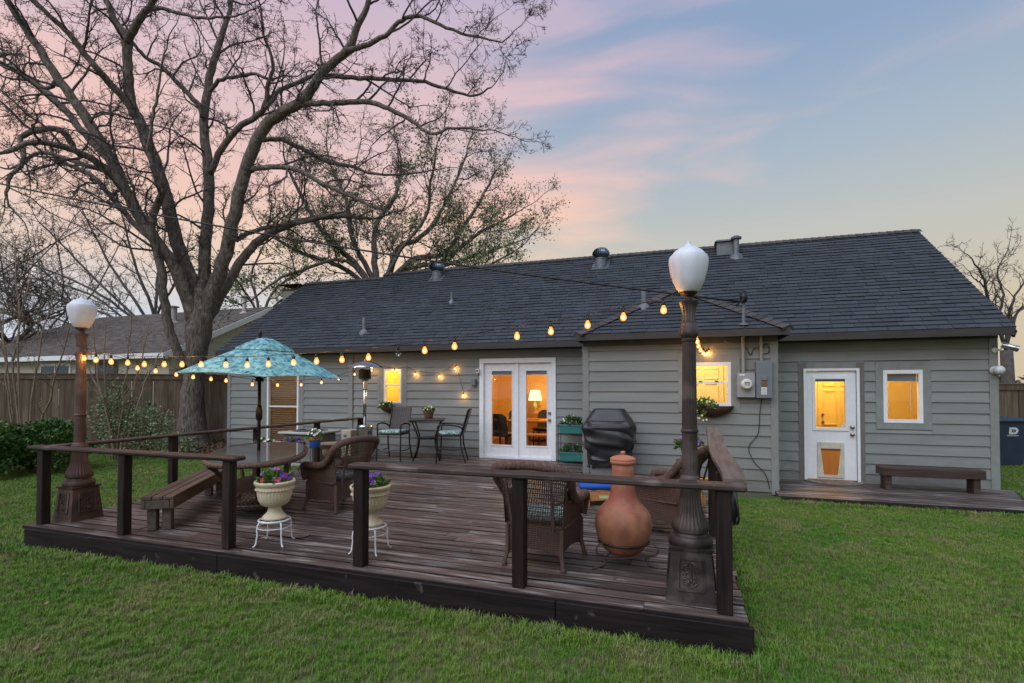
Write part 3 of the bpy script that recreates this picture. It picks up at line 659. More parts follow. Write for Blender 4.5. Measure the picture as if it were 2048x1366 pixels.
deck = thing('deck', 'large low weathered brown wooden deck behind the house', 'deck', ((DX0 + DX1) / 2, 6.5, 0), world=True)
y = DY0; row = 0
while y < DY1 - .05:
    x0, x1 = DX0 + rng.uniform(-.008, .008), DX1 + rng.uniform(-.012, .012)
    if y + .137 > YF - .03: x1 = XA - .02
    x = x0; first = rng.uniform(1.0, 4.2)
    while x < x1 - .01:
        ln = first if x == x0 else rng.choice((2.44, 3.05, 3.66)); xe = min(x + ln, x1)
        if x1 - xe < .5: xe = x1
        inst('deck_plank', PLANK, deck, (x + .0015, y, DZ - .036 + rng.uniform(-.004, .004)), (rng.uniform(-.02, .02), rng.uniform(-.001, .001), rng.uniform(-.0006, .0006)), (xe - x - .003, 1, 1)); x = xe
    y += .1440; row += 1
for (a, bb) in ((DX0 + .10, -4.105), (-4.10, -.9), (-.895, DX1 + .03)):
    MB().cbox(a, bb, DY0 - .036, DY0 + .004, -.01, DZ - .022, .005).build('rim_board', FASD, deck)
MB().prism([(DX0 + .10, DY0 - .035), (DX0 + .10, DY0 + .003), (DX0 - .0, DY0 + .10), (DX0 - .03, DY0 + .08)], .02, DZ - .037).build('rim_board', FASD, deck)
MB().cbox(DX1 - .03, DX1 + .006, DY0 + .006, YF - .04, .0, DZ - .038, .005).build('rim_board', FASD, deck)
MB().cbox(DX0 - .006, DX0 + .03, DY0 + .1, DY1, .0, DZ - .038, .005).build('rim_board', FASD, deck)
MB().box(DX0 + .04, DX1 - .04, DY0 + .02, YF - .06, .004, .03).build('underside', FASD, deck)
# railing sections
def rail_post(rail, x, y, z1, w=.092, lean=0):
    o = MB().cbox(x - w / 2, x + w / 2, y - w / 2, y + w / 2, DZ - .002, z1, .006).build('post', WOODZ, rail); return o
ra = thing('deck_railing', 'low wooden railing on the front edge, left of the deck opening, by the left lamp', 'railing', (-5.5, 3.77, DZ), world=True)
MB().cbox(-7.02, -3.99, 3.70, 3.845, 1.050, 1.090, .012).build('top_rail', WOODX, ra)
for x in (-6.83, -5.54, -4.125): rail_post(ra, x, 3.775, 1.0495)
rb_ = thing('deck_railing', 'low wooden railing on the front edge, right of the deck opening, before the clay stove', 'railing', (-1.2, 3.77, DZ), world=True)
MB().cbox(-2.735, .385, 3.695, 3.84, 1.050, 1.092, .010).build('top_rail', WOODX, rb_)
for x in (-2.65, -1.215, .245): rail_post(rb_, x, 3.775, 1.0495, .098)
rl = thing('deck_railing', 'long low railing along the left side of the deck towards the house', 'railing', (-6.9, 6.8, DZ), world=True)
MB().cbox(-6.975, -6.835, 3.86, 9.86, 1.045, 1.085, .012).build('top_rail', WOODY, rl)
for yy in (5.36, 6.86, 8.36, 9.78): rail_post(rl, -6.905, yy, 1.0445)
rr = thing('deck_railing', 'short right-hand railing topped by a warped bleached plank', 'railing', (.3, 4.8, DZ), world=True)
wp = MB(); nseg = 22; vs = []
for i in range(nseg + 1):
    t_ = i / nseg; yy = 3.86 + 2.06 * t_; zz = 1.075 + .20 * t_ ** 1.35 + .012 * math.sin(t_ * 9); tw = .10 * math.sin(t_ * 5) ; xx = .315 - .035 * t_ + .012 * math.sin(t_ * 6 + 1)
    for (du, dv) in ((-.078, 0), (-.074, .034), (.074, .034), (.078, 0)):
        vs.append((xx + du * math.cos(tw) - dv * math.sin(tw), yy, zz + du * math.sin(tw) + dv * math.cos(tw)))
fs = [(3, 2, 1, 0), tuple(nseg * 4 + k for k in range(4))]
for i in range(nseg):
    for k in range(4): fs.append((i * 4 + k, i * 4 + (k + 1) % 4, i * 4 + 4 + (k + 1) % 4, i * 4 + 4 + k))
wp.add(vs, fs); wp.build('top_rail', GREYW, rr)
rail_post(rr, .27, 5.70, 1.20, .095); MB().cbox(.225, .315, 4.32, 4.42, DZ, 1.075, .006).build('post', WOODZ, rr)
# garden hose hung on the deck's right edge
HOSE = M('black_hose', (.016, .016, .018), (.03, .03, .032), rough=.35)
ho = thing('garden_hose', 'black garden hose coiled beside the right edge of the deck', 'hose', (.43, 5.62, .26))
hp = []; r_ = random.Random(4)
for i in range(7 * 26):
    a = i / 26 * 2 * math.pi; k = i / 26
    hp.append((.012 * k - .03 + .012 * math.sin(a * 1.7), (.12 + .02 * math.sin(k * 2.1)) * math.cos(a), .36 - .02 * k * .5 + (.18 + .02 * math.sin(k * 1.3 + 1)) * math.sin(a)))
MB().tube(hp, .0125, 6).build('coil', HOSE, ho, smooth=True)
MB().tube([(.05, .0, .50), (-.04, 0, .53), (-.13, .05, .53)], .008, 6).build('hanger', BLACKM, ho)
k = MB().lathe([(.035, 0), (.04, .01), (.04, .09), (.025, .1), (.02, .12)], 12, c=(.02, .05, .10)).build('nozzle', M('grey_nozzle', (.45, .45, .46), rough=.5), ho, smooth=40)
# ---------------------------------------------------------------- plank benches
def bench(loc, rz, ln, hgt, label, nsl=3, w=.31, BENCH=BENCH):
    t_ = thing('plank_bench', label, 'bench', loc, rz); sw = w / nsl
    for i in range(nsl): MB().cbox(-ln / 2, ln / 2, -w / 2 + i * sw + .003, -w / 2 + (i + 1) * sw - .003, hgt - .038, hgt + .002 * i, .006).build('seat_plank', BENCH, t_)
    for s_ in (-1, 1): MB().cbox(-ln / 2 + .002, ln / 2 - .002, s_ * (w / 2 - .02) - .02, s_ * (w / 2 - .02) + .02, hgt - .135, hgt - .039, .005).build('apron', BENCH, t_)
    for s_ in (-1, 1):
        MB().cbox(s_ * (ln / 2 - .022) - .02, s_ * (ln / 2 - .022) + .02, -w / 2 + .042, w / 2 - .042, hgt - .133, hgt - .04, .005).build('apron', BENCH, t_)
        for q in (-1, 1):
            MB().cbox(s_ * (ln / 2 - .10) - .045, s_ * (ln / 2 - .10) + .045, q * (w / 2 - .085) - .044, q * (w / 2 - .085) + .044, 0, hgt - .039, .006).build('leg', BENCH, t_)
    return t_
bench((-5.86, 4.80, DZ), math.atan2(1.62, -1.06), 2.05, .37, 'long brown plank bench angled on the deck by the glass table')
# ---------------------------------------------------------------- back step deck
D2 = .085
d2 = thing('step_deck', 'narrow low wooden step deck under the white back door', 'deck', (3, 9.6, 0), world=True)
y = 8.80; PL2 = shade_sides(extr(plankprof(.130, .034), 0, 1).mesh('step_plank', DECK))
while y < 10.42:
    x1 = 4.45 + (y - 8.8) * .36; x0 = XB + .03 if y > 9.1 else 1.36
    j = rng.uniform(2.2, 3.6)
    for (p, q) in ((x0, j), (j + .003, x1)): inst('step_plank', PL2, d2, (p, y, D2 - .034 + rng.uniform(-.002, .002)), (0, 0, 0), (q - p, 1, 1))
    y += .1425
MB().cbox(1.34, 4.47, 8.765, 8.798, -.02, D2 - .012, .005).build('rim_board', FASD, d2)
MB().bar((4.47, 8.78, .025), (5.05, 10.45, .025), .03, .07).build('rim_board', FASD, d2)
bench((3.71, 9.98, D2), R(2), 1.38, .37, 'dark plank bench on the step deck under the back window', nsl=2, w=.30, BENCH=BENCHD)
MATM = M('woven_doormat', (.20, .13, .10), (.10, .11, .10), rough=.95, scale=(40, 40, 40), lo=.45, hi=.55, c3=(.26, .20, .15), c3scale=12)
dm = MB(); n = 20; dm.prism([(2.47 + .46 * math.cos(math.pi + math.pi * i / n), 10.42 + .40 * math.sin(math.pi + math.pi * i / n)) for i in range(n + 1)], D2 + .003, D2 + .017)
tag(dm.build('doormat', MATM), 'half-round patterned doormat in front of the white back door', 'doormat')
tag(MB().cbox(-3.65, -2.75, 9.75, 10.25, DZ + .003, DZ + .016, .004).build('doormat', MATM), 'reddish flat doormat in front of the french doors', 'doormat')
# ================================================================ lamp posts
def lamp(loc, rz, label, mat):
    L_ = thing('lamp_post', label, 'lamp post', loc, rz, group='cast iron lamp posts at the deck corners')
    def fru(b0, t0, z0, z1, m_=None):
        m_ = m_ or MB(); return m_.add([(-b0, -b0, z0), (b0, -b0, z0), (b0, b0, z0), (-b0, b0, z0), (-t0, -t0, z1), (t0, -t0, z1), (t0, t0, z1), (-t0, t0, z1)], [(3, 2, 1, 0), (4, 5, 6, 7), (0, 1, 5, 4), (1, 2, 6, 5), (2, 3, 7, 6), (3, 0, 4, 7)])
    fru(.172, .168, 0, .018).build('plinth', mat, L_); fru(.166, .134, .018, .365).build('pedestal', mat, L_)
    fru(.145, .152, .366, .385).build('pedestal_cap', mat, L_)
    # four relief panels: frame and scrolls
    for k in range(4):
        Rm = Matrix.Rotation(k * math.pi / 2, 4, 'Z'); sl = (.166 - .134) / .347
        def P(u, z, o=0.0): return Rm @ Vector((u, -(.166 - (z - .018) * sl) - o, z))
        m_ = MB(); q = [(-.088, .10), (.088, .10), (.080, .315), (-.080, .315)]
        for i in range(4): m_.bar(P(*q[i], .004), P(*q[(i + 1) % 4], .004), .016, .016)
        pn = m_.build('relief_frame', mat, L_)
        sr = MB()
        for sx in (-1, 1):
            for (cu, cz, r0, dr_) in ((.040, .165, .030, 1), (.038, .245, .032, -1), (.052, .205, .018, 1)):
                pts = []
                for i in range(16):
                    a = i / 15 * 3.6 * math.pi * dr_ ; r1 = r0 * (1 - i / 15 * .8); pts.append(P(sx * (cu + r1 * math.cos(a)) * .92, cz + r1 * math.sin(a), .003))
                sr.tube(pts, .0055, 5)
        for i in range(5):
            a = R(30 + 30 * i); sr.tube([P(0, .115, .003), P(.035 * math.cos(a), .115 + .05 * math.sin(a), .006), P(.05 * math.cos(a), .115 + .065 * math.sin(a), .002)], [.004, .008, .003], 5)
            sr.tube([P(0, .29, .003), P(.03 * math.cos(a), .255 + .035 * math.sin(a), .006)], [.004, .007], 5)
        sr.tube([P(0, .13, .004), P(0, .29, .004)], .006, 5)
        sr.build('scroll_relief', mat, pn)
    MB().lathe([(.146, .386), (.154, .40), (.154, .425), (.142, .45), (.118, .458), (.112, .475)], 40).build('base_ring', mat, L_, smooth=35)
    bell = [(.112, .476), (.128, .485), (.136, .505), (.132, .53), (.115, .565), (.098, .61), (.084, .665), (.075, .72), (.070, .775), (.070, .80)]
    MB().lathe(bell, 72, flute=(24, .07, .5, .79)).build('fluted_bell', mat, L_, smooth=35)
    MB().lathe([(.070, .801), (.079, .806), (.082, .83), (.080, .85), (.070, .856), (.068, .87), (.058, .885)], 40).build('collar', mat, L_, smooth=35)
    MB().lathe([(.057, .886), (.0555, 1.19)], 72, flute=(18, .045, .8, 3)).build('shaft', mat, L_, smooth=35)
    MB().lathe([(.056, 1.191), (.0625, 1.198), (.0625, 1.212), (.056, 1.22)], 40, flute=(20, .06, 1.195, 1.214)).build('ring', mat, L_, smooth=35)
    MB().lathe([(.0545, 1.221), (.0475, 1.86)], 72, flute=(18, .055, .8, 3)).build('shaft', mat, L_, smooth=35)
    MB().lathe([(.050, 1.861), (.054, 1.872), (.052, 1.885), (.066, 1.905), (.068, 1.935), (.060, 1.955), (.061, 1.97), (.054, 1.985), (.052, 2.0)], 40).build('neck_moulding', mat, L_, smooth=35)
    MB().lathe([(.050, 2.001), (.049, 2.06), (.055, 2.11), (.068, 2.145), (.070, 2.158), (.045, 2.162), (.028, 2.175), (.026, 2.19)], 72, flute=(14, .10, 2.0, 2.14)).build('capital', mat, L_, smooth=35)
    MB().lathe([(.026, 2.191), (.03, 2.197), (.05, 2.205), (.066, 2.222), (.068, 2.228)], 48, flute=(16, .08, 2.2, 2.23)).build('globe_holder', mat, L_, smooth=35)
    MB().lathe([(.064, 2.229), (.085, 2.25), (.112, 2.31), (.132, 2.38), (.141, 2.44), (.140, 2.475), (.132, 2.495), (.118, 2.505), (.112, 2.515), (.100, 2.53), (.075, 2.548), (.05, 2.562), (.034, 2.568), (.030, 2.575), (.021, 2.582), (.016, 2.592), (.016, 2.602), (.004, 2.61)], 72, flute=(36, .018, 2.25, 2.48)).build('globe', GLOBE, L_, smooth=35)
    return L_
lamp((.03, 3.985, DZ), R(1), 'dark iron lamp post with white globe at the right front corner of the deck', IRON2)
lamp((-6.72, 4.06, DZ), R(-2), 'rust-brown iron lamp post with white globe at the left front corner of the deck', IRON)
# ================================================================ fences
def fence(a, bb, h, label, seed, posts=True):
    a, bb = Vector((*a, 0)), Vector((*bb, 0)); d = (bb - a); ln = d.length; rz = math.atan2(d.y, d.x)
    F_ = thing('picket_fence', label, 'fence', a, rz); r = random.Random(seed)
    m_ = MB(); m_.box(0, 1, -.008, .008, .03, 1); me = m_.mesh('picket', FENCE); x = 0
    while x < ln:
        wd = .138 + r.uniform(-.004, .004)
        inst('picket', me, F_, (x, r.uniform(-.004, .004), 0), (0, r.uniform(-.006, .006), 0), (wd - .004, 1, h - .05 + r.uniform(-.012, .004))); x += wd
    for z in (.35, h * .52, h - .22): MB().box(0, ln, .012, .05, z, z + .085).build('stringer', FENCE, F_)
    MB().box(0, ln, -.04, -.0095, h - .17, h - .03).build('trim_board', FENCE, F_)
    MB().box(0, ln, -.06, .06, h - .03, h).build('cap_board', FENCE, F_)
    k = 1.2
    while posts and k < ln:
        MB().box(k - .045, k + .045, -.075, -.0098, 0, h - .18).build('fence_post', FENCE, F_); k += 2.44
    return F_
fence((-26.0, 3.36), (-11.6, 14.1), 2.17, 'tall weathered brown board fence left of the house behind the big tree', 31, posts=False)
fence((5.4, 15.1), (13.5, 17.8), 1.86, 'brown board fence right of the house behind the bin', 32)
# ================================================================ trash bin
tb = thing('trash_bin', 'navy wheeled trash bin with white D emblem beside the house corner', 'trash bin', (6.72, 14.5, 0), R(16))
NAVP = M('navy_plastic', (.020, .032, .055), (.028, .042, .068), rough=.5)
def taper(m_, x0, x1, y0, y1, z0, X0_, X1_, Y0_, Y1_, z1): return m_.add([(x0, y0, z0), (x1, y0, z0), (x1, y1, z0), (x0, y1, z0), (X0_, Y0_, z1), (X1_, Y0_, z1), (X1_, Y1_, z1), (X0_, Y1_, z1)], [(3, 2, 1, 0), (4, 5, 6, 7), (0, 1, 5, 4), (1, 2, 6, 5), (2, 3, 7, 6), (3, 0, 4, 7)])
taper(MB(), -.25, .25, -.28, .25, .05, -.33, .33, -.38, .36, 1.0).build('body', NAVP, tb)
m_ = MB(); m_.cbox(-.36, .36, -.42, .40, 1.0, 1.03, .01); taper(m_, -.34, .34, -.40, .38, 1.031, -.22, .22, -.28, .30, 1.085); m_.build('lid', NAVP, tb)
for s_ in (-1, 1): MB().lathe([(.11, -.03), (.12, -.02), (.12, .02), (.11, .03)], 20).xf(Matrix.Translation((s_ * .29, .24, .12)) @ Matrix.Rotation(R(90), 4, 'Y')).build('wheel', BLACKM, tb)
def fy(z): return -.28 - .10 * (z - .05) / .95 - .003
m_ = MB(); zc = .80      # D with a star-shaped cut
def dpoint(u, v): return (u, fy(zc + v), zc + v)
outer = [(-.10, -.075), (.02, -.075)] + [(.02 + .075 * math.sin(a), -.075 * math.cos(a)) for a in [i * math.pi / 10 for i in range(1, 10)]] + [(.02, .075), (-.10, .075)]
inner = [(-.045, -.035), (.01, -.035)] + [(.01 + .035 * math.sin(a), -.035 * math.cos(a)) for a in [i * math.pi / 10 for i in range(1, 10)]] + [(.01, .035), (-.045, .035)]
n = len(outer); m_.add([dpoint(*q) for q in outer] + [dpoint(*q) for q in inner], [(i, (i + 1) % n, n + (i + 1) % n, n + i) for i in range(n)])
m_.add([dpoint(-.10, .02), dpoint(-.045, .02), dpoint(-.045, .035), dpoint(-.10, .035)], [(0, 1, 2, 3)])
for a in range(4): m_.add([dpoint(.0 + .025 * math.cos(a * math.pi / 2), .025 * math.sin(a * math.pi / 2)), dpoint(.007 * math.cos(a * math.pi / 2 + .8), .007 * math.sin(a * math.pi / 2 + .8)), dpoint(.0, 0), dpoint(.007 * math.cos(a * math.pi / 2 - .8), .007 * math.sin(a * math.pi / 2 - .8))], [(0, 1, 2, 3)])
for i in range(11): m_.add([dpoint(-.13 + i * .022, -.115), dpoint(-.13 + i * .022 + .014, -.115), dpoint(-.13 + i * .022 + .014, -.095), dpoint(-.13 + i * .022, -.095)], [(0, 1, 2, 3)])
m_.build('emblem', PAPER, tb)
# ================================================================ neighbouring house
NB = M('neighbour_pale_paint', (.48, .46, .38), (.43, .41, .34), rough=.7, scale=(1, 1, 9))
NRF = M('neighbour_brown_shingle', (.125, .105, .092), (.05, .041, .036), rough=.95, scale=(2.6, 5, 16), detail=6, lo=.40, hi=.60, bump=.5, dist=.02)
nb = thing('neighbour_house', 'pale neighbouring house with low brown shingle roof beyond the fence', 'house', (-26, 18, 0), world=True)
NX, NE, NZ, NRY, NRZ, NL = -20.2, 15.0, 3.20, 20.6, 5.88, -38.0
m_ = MB(); slab(m_, [(NL, NE, NZ), (NX + .3, NE, NZ), (NX + .3, NRY, NRZ), (-32.4, NRY, NRZ)], .08); slab(m_, [(-32.4, NRY, NRZ), (NX + .3, NRY, NRZ), (NX + .3, 26.2, NZ), (NL, 26.2, NZ)], .08); slab(m_, [(NL, 26.2, NZ), (NL, NE, NZ), (-32.4, NRY, NRZ)], .08)
nroof = m_.build('roof', NRF, nb)
MB().box(NL + .4, NX, NE + .45, 25.7, 0, NZ + .02).build('wall', NB, nb)
MB().box(NL, NX + .3, NE - .03, NE - .002, NZ - .24, NZ - .03).build('fascia_board', WHITE, nb)
MB().box(NL, NX + .3, NE, NE + .46, NZ - .12, NZ - .10).build('soffit', WHITE, nb)
for (p, q) in (((NX + .33, NE, NZ - .16), (NX + .33, NRY, NRZ - .16)), ((NX + .33, 26.2, NZ - .16), (NX + .33, NRY, NRZ - .16))): MB().bar(p, q, .05, .24).build('rake_board', WHITE, nb)
MB().add([(NX, NE + .3, NZ), (NX, 25.9, NZ), (NX, NRY, NRZ - .12)], [(0, 1, 2)]).build('gable_wall', NB, nb)
# gable clad in large shakes
r = random.Random(8); z = 1.5
sh = MB().add([(0, 0, 0), (0, 1, 0), (.03, 1, 0), (.03, 0, 0), (0, 0, 1.04), (0, 1, 1.04), (.006, 1, 1.04), (.006, 0, 1.04)], [(3, 2, 6, 7), (0, 1, 2, 3), (0, 3, 7, 4), (1, 5, 6, 2)]).mesh('gable_shake', NB)
while z < NRZ - .3:
    y = NE + .5 - r.uniform(0, .4)
    while y < 22.0:
        wd = r.choice((.4, .5, .62)); ya, yb = max(y, NE + .5), y + wd; y += wd
        zt = NZ - .2 + (NRZ - NZ) * min((ya - NE), (2 * NRY - NE - NRY - (yb - NRY))) / (NRY - NE) if ya > NRY - 1 else NZ - .25 + (NRZ - NZ) * (ya - NE) / (NRY - NE)
        hh = min(.33, zt - z)
        if hh > .06: inst('gable_shake', sh, nb, (NX + .002, ya, z), (0, 0, 0), (1, yb - ya - .008, hh))
    z += .33
for i in range(5):
    zz = NRZ - .42 - i * .16; hw = (NRZ - .25 - zz) / ((NRZ - NZ) / (NRY - NE)) * .8
    MB().obox((NX + .07, NRY, zz), (.035, 0, -.03), (0, hw, 0), (.004, 0, .005)).build('louvre_slat', WHITE, nb)
for (xa, xb, nm) in ((-28.3, -26.2, 2), (-24.6, -23.2, 1)):
    m_ = MB().box(xa, xb, NE + .40, NE + .449, 1.6, 2.86); wn = m_.build('window', WHITE if nm == 2 else M('dark_door_frame', (.09, .075, .06), rough=.6), nb)
    k = (xb - xa - .12) / nm
    for i in range(nm): MB().box(xa + .08 + i * k, xa + i * k + k, NE + .385, NE + .399, 1.7, 2.74).build('pane', M('dark_window_pane', (.035, .04, .045), rough=.1), wn)
def roofpipe(loc, r, h, mat, parent=None, cap=False, label=None, name='vent_pipe'):
    m_ = MB().lathe([(r * 2.6, -.12), (r * 2.4, .0), (r * 1.25, .06), (r, .07), (r, h)] + ([(r * 1.7, h + .01), (r * 1.8, h + .05), (r * .8, h + .09)] if cap else []), 14, c=loc); return m_.build(name, mat, parent, smooth=40)
roofpipe((-24.4, 18.9, 5.05), .13, .75, M('weathered_vent', (.35, .32, .29), rough=.7), nb, True); roofpipe((-20.9, 19.9, 5.5), .09, .8, M('pale_vent', (.5, .47, .42), rough=.7), nb, True)
# ================================================================ chimney of our house
ch = thing('chimney', 'pale square chimney with rusty metal cap at the left end of the house', 'chimney', (-12.5, 14.1, 0), world=True)
MB().cbox(-12.85, -12.2, 13.8, 14.5, 0, 5.02, .01).build('stack', NB, ch); RUST = M('rusty_cap', (.12, .075, .05), (.07, .05, .04), rough=.8)
MB().box(-12.88, -12.17, 13.77, 14.53, 5.021, 5.06).build('crown', RUST, ch)
for (x, y) in ((-12.8, 13.85), (-12.25, 13.85), (-12.8, 14.45), (-12.25, 14.45)): MB().box(x - .02, x + .02, y - .02, y + .02, 5.061, 5.20).build('cap_leg', RUST, ch)
MB().add([(-12.98, 13.67, 5.201), (-12.07, 13.67, 5.201), (-12.07, 14.63, 5.201), (-12.98, 14.63, 5.201), (-12.52, 14.15, 5.30)], [(3, 2, 1, 0), (0, 1, 4), (1, 2, 4), (2, 3, 4), (3, 0, 4)]).build('cap_lid', RUST, ch)
# ================================================================ plants in pots
PETAL = {k: M('petal_' + k, c, tuple(q * .75 for q in c), rough=.6, scale=(50, 50, 50)) for k, c in dict(white=(.82, .82, .80), purple=(.13, .025, .36), violet=(.32, .10, .50), pink=(.62, .06, .24), magenta=(.42, .03, .32), red=(.62, .03, .03), yellow=(.72, .66, .22)).items()}
def bloom_mesh(col, r):
    m_ = MB(); vs = [(0, 0, -.3 * r)]
    for k in range(20):
        a = 2 * math.pi * k / 20; q = r * (.80 + .20 * math.cos(5 * a)); vs.append((q * math.cos(a), q * math.sin(a), .12 * r * math.cos(5 * a)))
    for k in range(20): vs.append((vs[1 + k][0] * .35, vs[1 + k][1] * .35, -.12 * r))
    m_.add(vs, [(0, 21 + k, 21 + (k + 1) % 20) for k in range(20)] + [(21 + k, 1 + k, 1 + (k + 1) % 20, 21 + (k + 1) % 20) for k in range(20)])
    return m_.mesh('bloom', PETAL[col], smooth=True)
BLOOM = {(k, s): bloom_mesh(k, s) for k in PETAL for s in (.032, .020)}
def leaves(m_, c, rx, ry, rz, n, sz, r, up=.4, fill=.55):
    for i in range(n):
        a = r.uniform(0, 6.283); cz = r.uniform(-.15, 1); q = math.sqrt(max(0, 1 - cz * cz)) ; k = r.uniform(fill, 1.0)
        p = Vector((c[0] + rx * q * math.cos(a) * k, c[1] + ry * q * math.sin(a) * k, c[2] + rz * cz * k))
        d = Vector((math.cos(a) * q + r.uniform(-.6, .6), math.sin(a) * q + r.uniform(-.6, .6), cz + up + r.uniform(-.5, .5))).normalized()
        s_ = d.cross(Vector((r.uniform(-1, 1), r.uniform(-1, 1), r.uniform(-1, 1)))).normalized(); l = sz * r.uniform(.6, 1.3); w_ = l * .32
        m_.add([p, p + d * l * .5 + s_ * w_, p + d * l, p + d * l * .5 - s_ * w_], [(0, 1, 2, 3)])
def flowers(parent, c, r, h, n, cols, seed, size=.032, nl=160, ls=.055, leafmat=None, ry=None):
    q = random.Random(seed); m_ = MB(); ry = ry or r; leaves(m_, c, r, ry, h, nl, ls, q); m_.build('foliage', leafmat or LEAF, parent)
    for i in range(n):
        a = q.uniform(0, 6.283); cz = q.uniform(.25, 1); s_ = math.sqrt(1 - cz * cz)
        p = (c[0] + r * s_ * math.cos(a) * 1.05, c[1] + ry * s_ * math.sin(a) * 1.05, c[2] + h * cz + .025)
        d = Vector((math.cos(a) * s_ * 1.1 + q.uniform(-.3, .3), math.sin(a) * s_ * 1.1 - .45 + q.uniform(-.3, .3), cz * .8))
        inst('bloom', BLOOM[(q.choice(cols), size)], parent, p, d.to_track_quat('Z', 'Y').to_euler(), (q.uniform(.8, 1.2),) * 3)
# ---- urns on white wire stands
def urn(loc, rz, label, slabel, cols, seed, n):
    st = thing('plant_stand', slabel, 'plant stand', loc, rz); H = .235
    MB().tube([(.142 * math.cos(a), .142 * math.sin(a), H) for a in [i * math.pi / 14 for i in range(28)]], .0095, 6, closed=True).build('top_ring', WHITEM, st, smooth=True)
    sc_ = MB()
    for i in range(8):
        a = i * math.pi / 4; sc_.tube([(.135 * math.cos(a), .135 * math.sin(a), H), (.07 * math.cos(a + .35), .07 * math.sin(a + .35), H + .002), (.02 * math.cos(a), .02 * math.sin(a), H)], .005, 5)
    sc_.build('scroll_top', WHITEM, st)
    MB().tube([(.152 * math.cos(a), .152 * math.sin(a), H - .065) for a in [i * math.pi / 14 for i in range(28)]], .0045, 5, closed=True).build('lower_ring', WHITEM, st)
    for i in range(4):
        a = math.pi / 4 + i * math.pi / 2; P_ = lambda q, z: (q * math.cos(a), q * math.sin(a), z)
        MB().tube([P_(.136, H - .002), P_(.156, H - .03), P_(.165, H - .08), P_(.160, .12), P_(.172, .03), P_(.19, .007), P_(.20, .010)], .0075, 6).build('leg', WHITEM, st, smooth=True)
    u = thing('flower_urn', label, 'planter', (loc[0], loc[1], loc[2] + H + .011), rz)
    pr = [(.105, 0), (.112, .006), (.112, .018), (.100, .035), (.078, .055), (.062, .085), (.058, .105), (.064, .118), (.095, .128), (.128, .15), (.150, .19), (.160, .24), (.165, .285), (.170, .29), (.168, .32), (.178, .33), (.186, .345), (.188, .36), (.180, .372), (.165, .370), (.158, .33), (.05, .328)]
    MB().lathe(pr, 96, flute=(32, .035, .02, .287)).build('urn', CREAM, u, smooth=30)
    bd = MB()
    for i in range(36):
        a = i * math.pi / 18; bd.ball((.171 * math.cos(a), .171 * math.sin(a), .291), .009, 5)
    bd.build('bead_moulding', CREAM, u, kind='stuff')
    MB().lathe([(.156, .331), (.156, .338)], 24).build('soil', SOIL, u)
    flowers(u, (0, 0, .345), .155, .105, n, cols, seed)
urn((-3.815, 4.02, DZ), R(20), 'cream urn of red, pink, white and purple petunias on a white wire stand', 'white wire plant stand under the multicoloured petunia urn', ['white', 'purple', 'pink', 'red', 'magenta', 'violet'], 41, 15)
urn((-2.79, 4.12, DZ), R(5), 'cream urn of purple petunias behind a railing post', 'white wire plant stand under the purple petunia urn', ['purple', 'purple', 'violet'], 47, 9)
# ================================================================ chiminea
c = thing('chiminea', 'terracotta clay chiminea with lid behind the front railing', 'chiminea', (-.52, 4.57, DZ))
pr = [(.06, .075), (.12, .085), (.165, .12), (.205, .18), (.232, .25), (.244, .32), (.243, .37), (.231, .42), (.206, .465), (.168, .505), (.134, .54), (.115, .58), (.107, .63), (.101, .72), (.096, .80), (.094, .865), (.085, .868)]
MB().lathe(pr, 64).build('body', TERRA, c, smooth=True)
TERR2 = M('lid_clay', (.42, .18, .11), (.36, .14, .085), rough=.7, obj=True)
MB().lathe([(.09, .858), (.108, .862), (.113, .875), (.108, .892), (.112, .897), (.108, .906), (.088, .918), (.045, .930), (.016, .934), (.014, .939), (.022, .948), (.022, .958), (.012, .967), (.002, .969)], 48).build('lid', TERR2, c, smooth=35)
MB().tube([(.215 * math.cos(a), .215 * math.sin(a), .19) for a in [i * math.pi / 20 for i in range(40)]], .010, 6, closed=True).build('stand_ring', BLACKM, c, smooth=True)
RUSTI = M('rusty_iron_rod', (.075, .05, .04), (.045, .035, .03), rough=.65)
for i, a in enumerate((R(-15), R(230), R(110))):
    P_ = lambda q, z: (q * math.cos(a), q * math.sin(a), z)
    MB().tube([tuple(v[0]) for v in smoothpath([(Vector(P_(*q)), 1) for q in ((.215, .192), (.27, .20), (.305, .165), (.29, .115), (.235, .10), (.205, .065), (.225, .022), (.29, .009), (.35, .008))], 4)], .0085, 6).build('leg', RUSTI, c, smooth=True)
MB().tube([(.23, -.06, .075), (-.14, -.18, .075)], .006, 5).build('brace', RUSTI, c); MB().tube([(-.14, -.18, .07), (-.08, .22, .07)], .006, 5).build('brace', RUSTI, c)
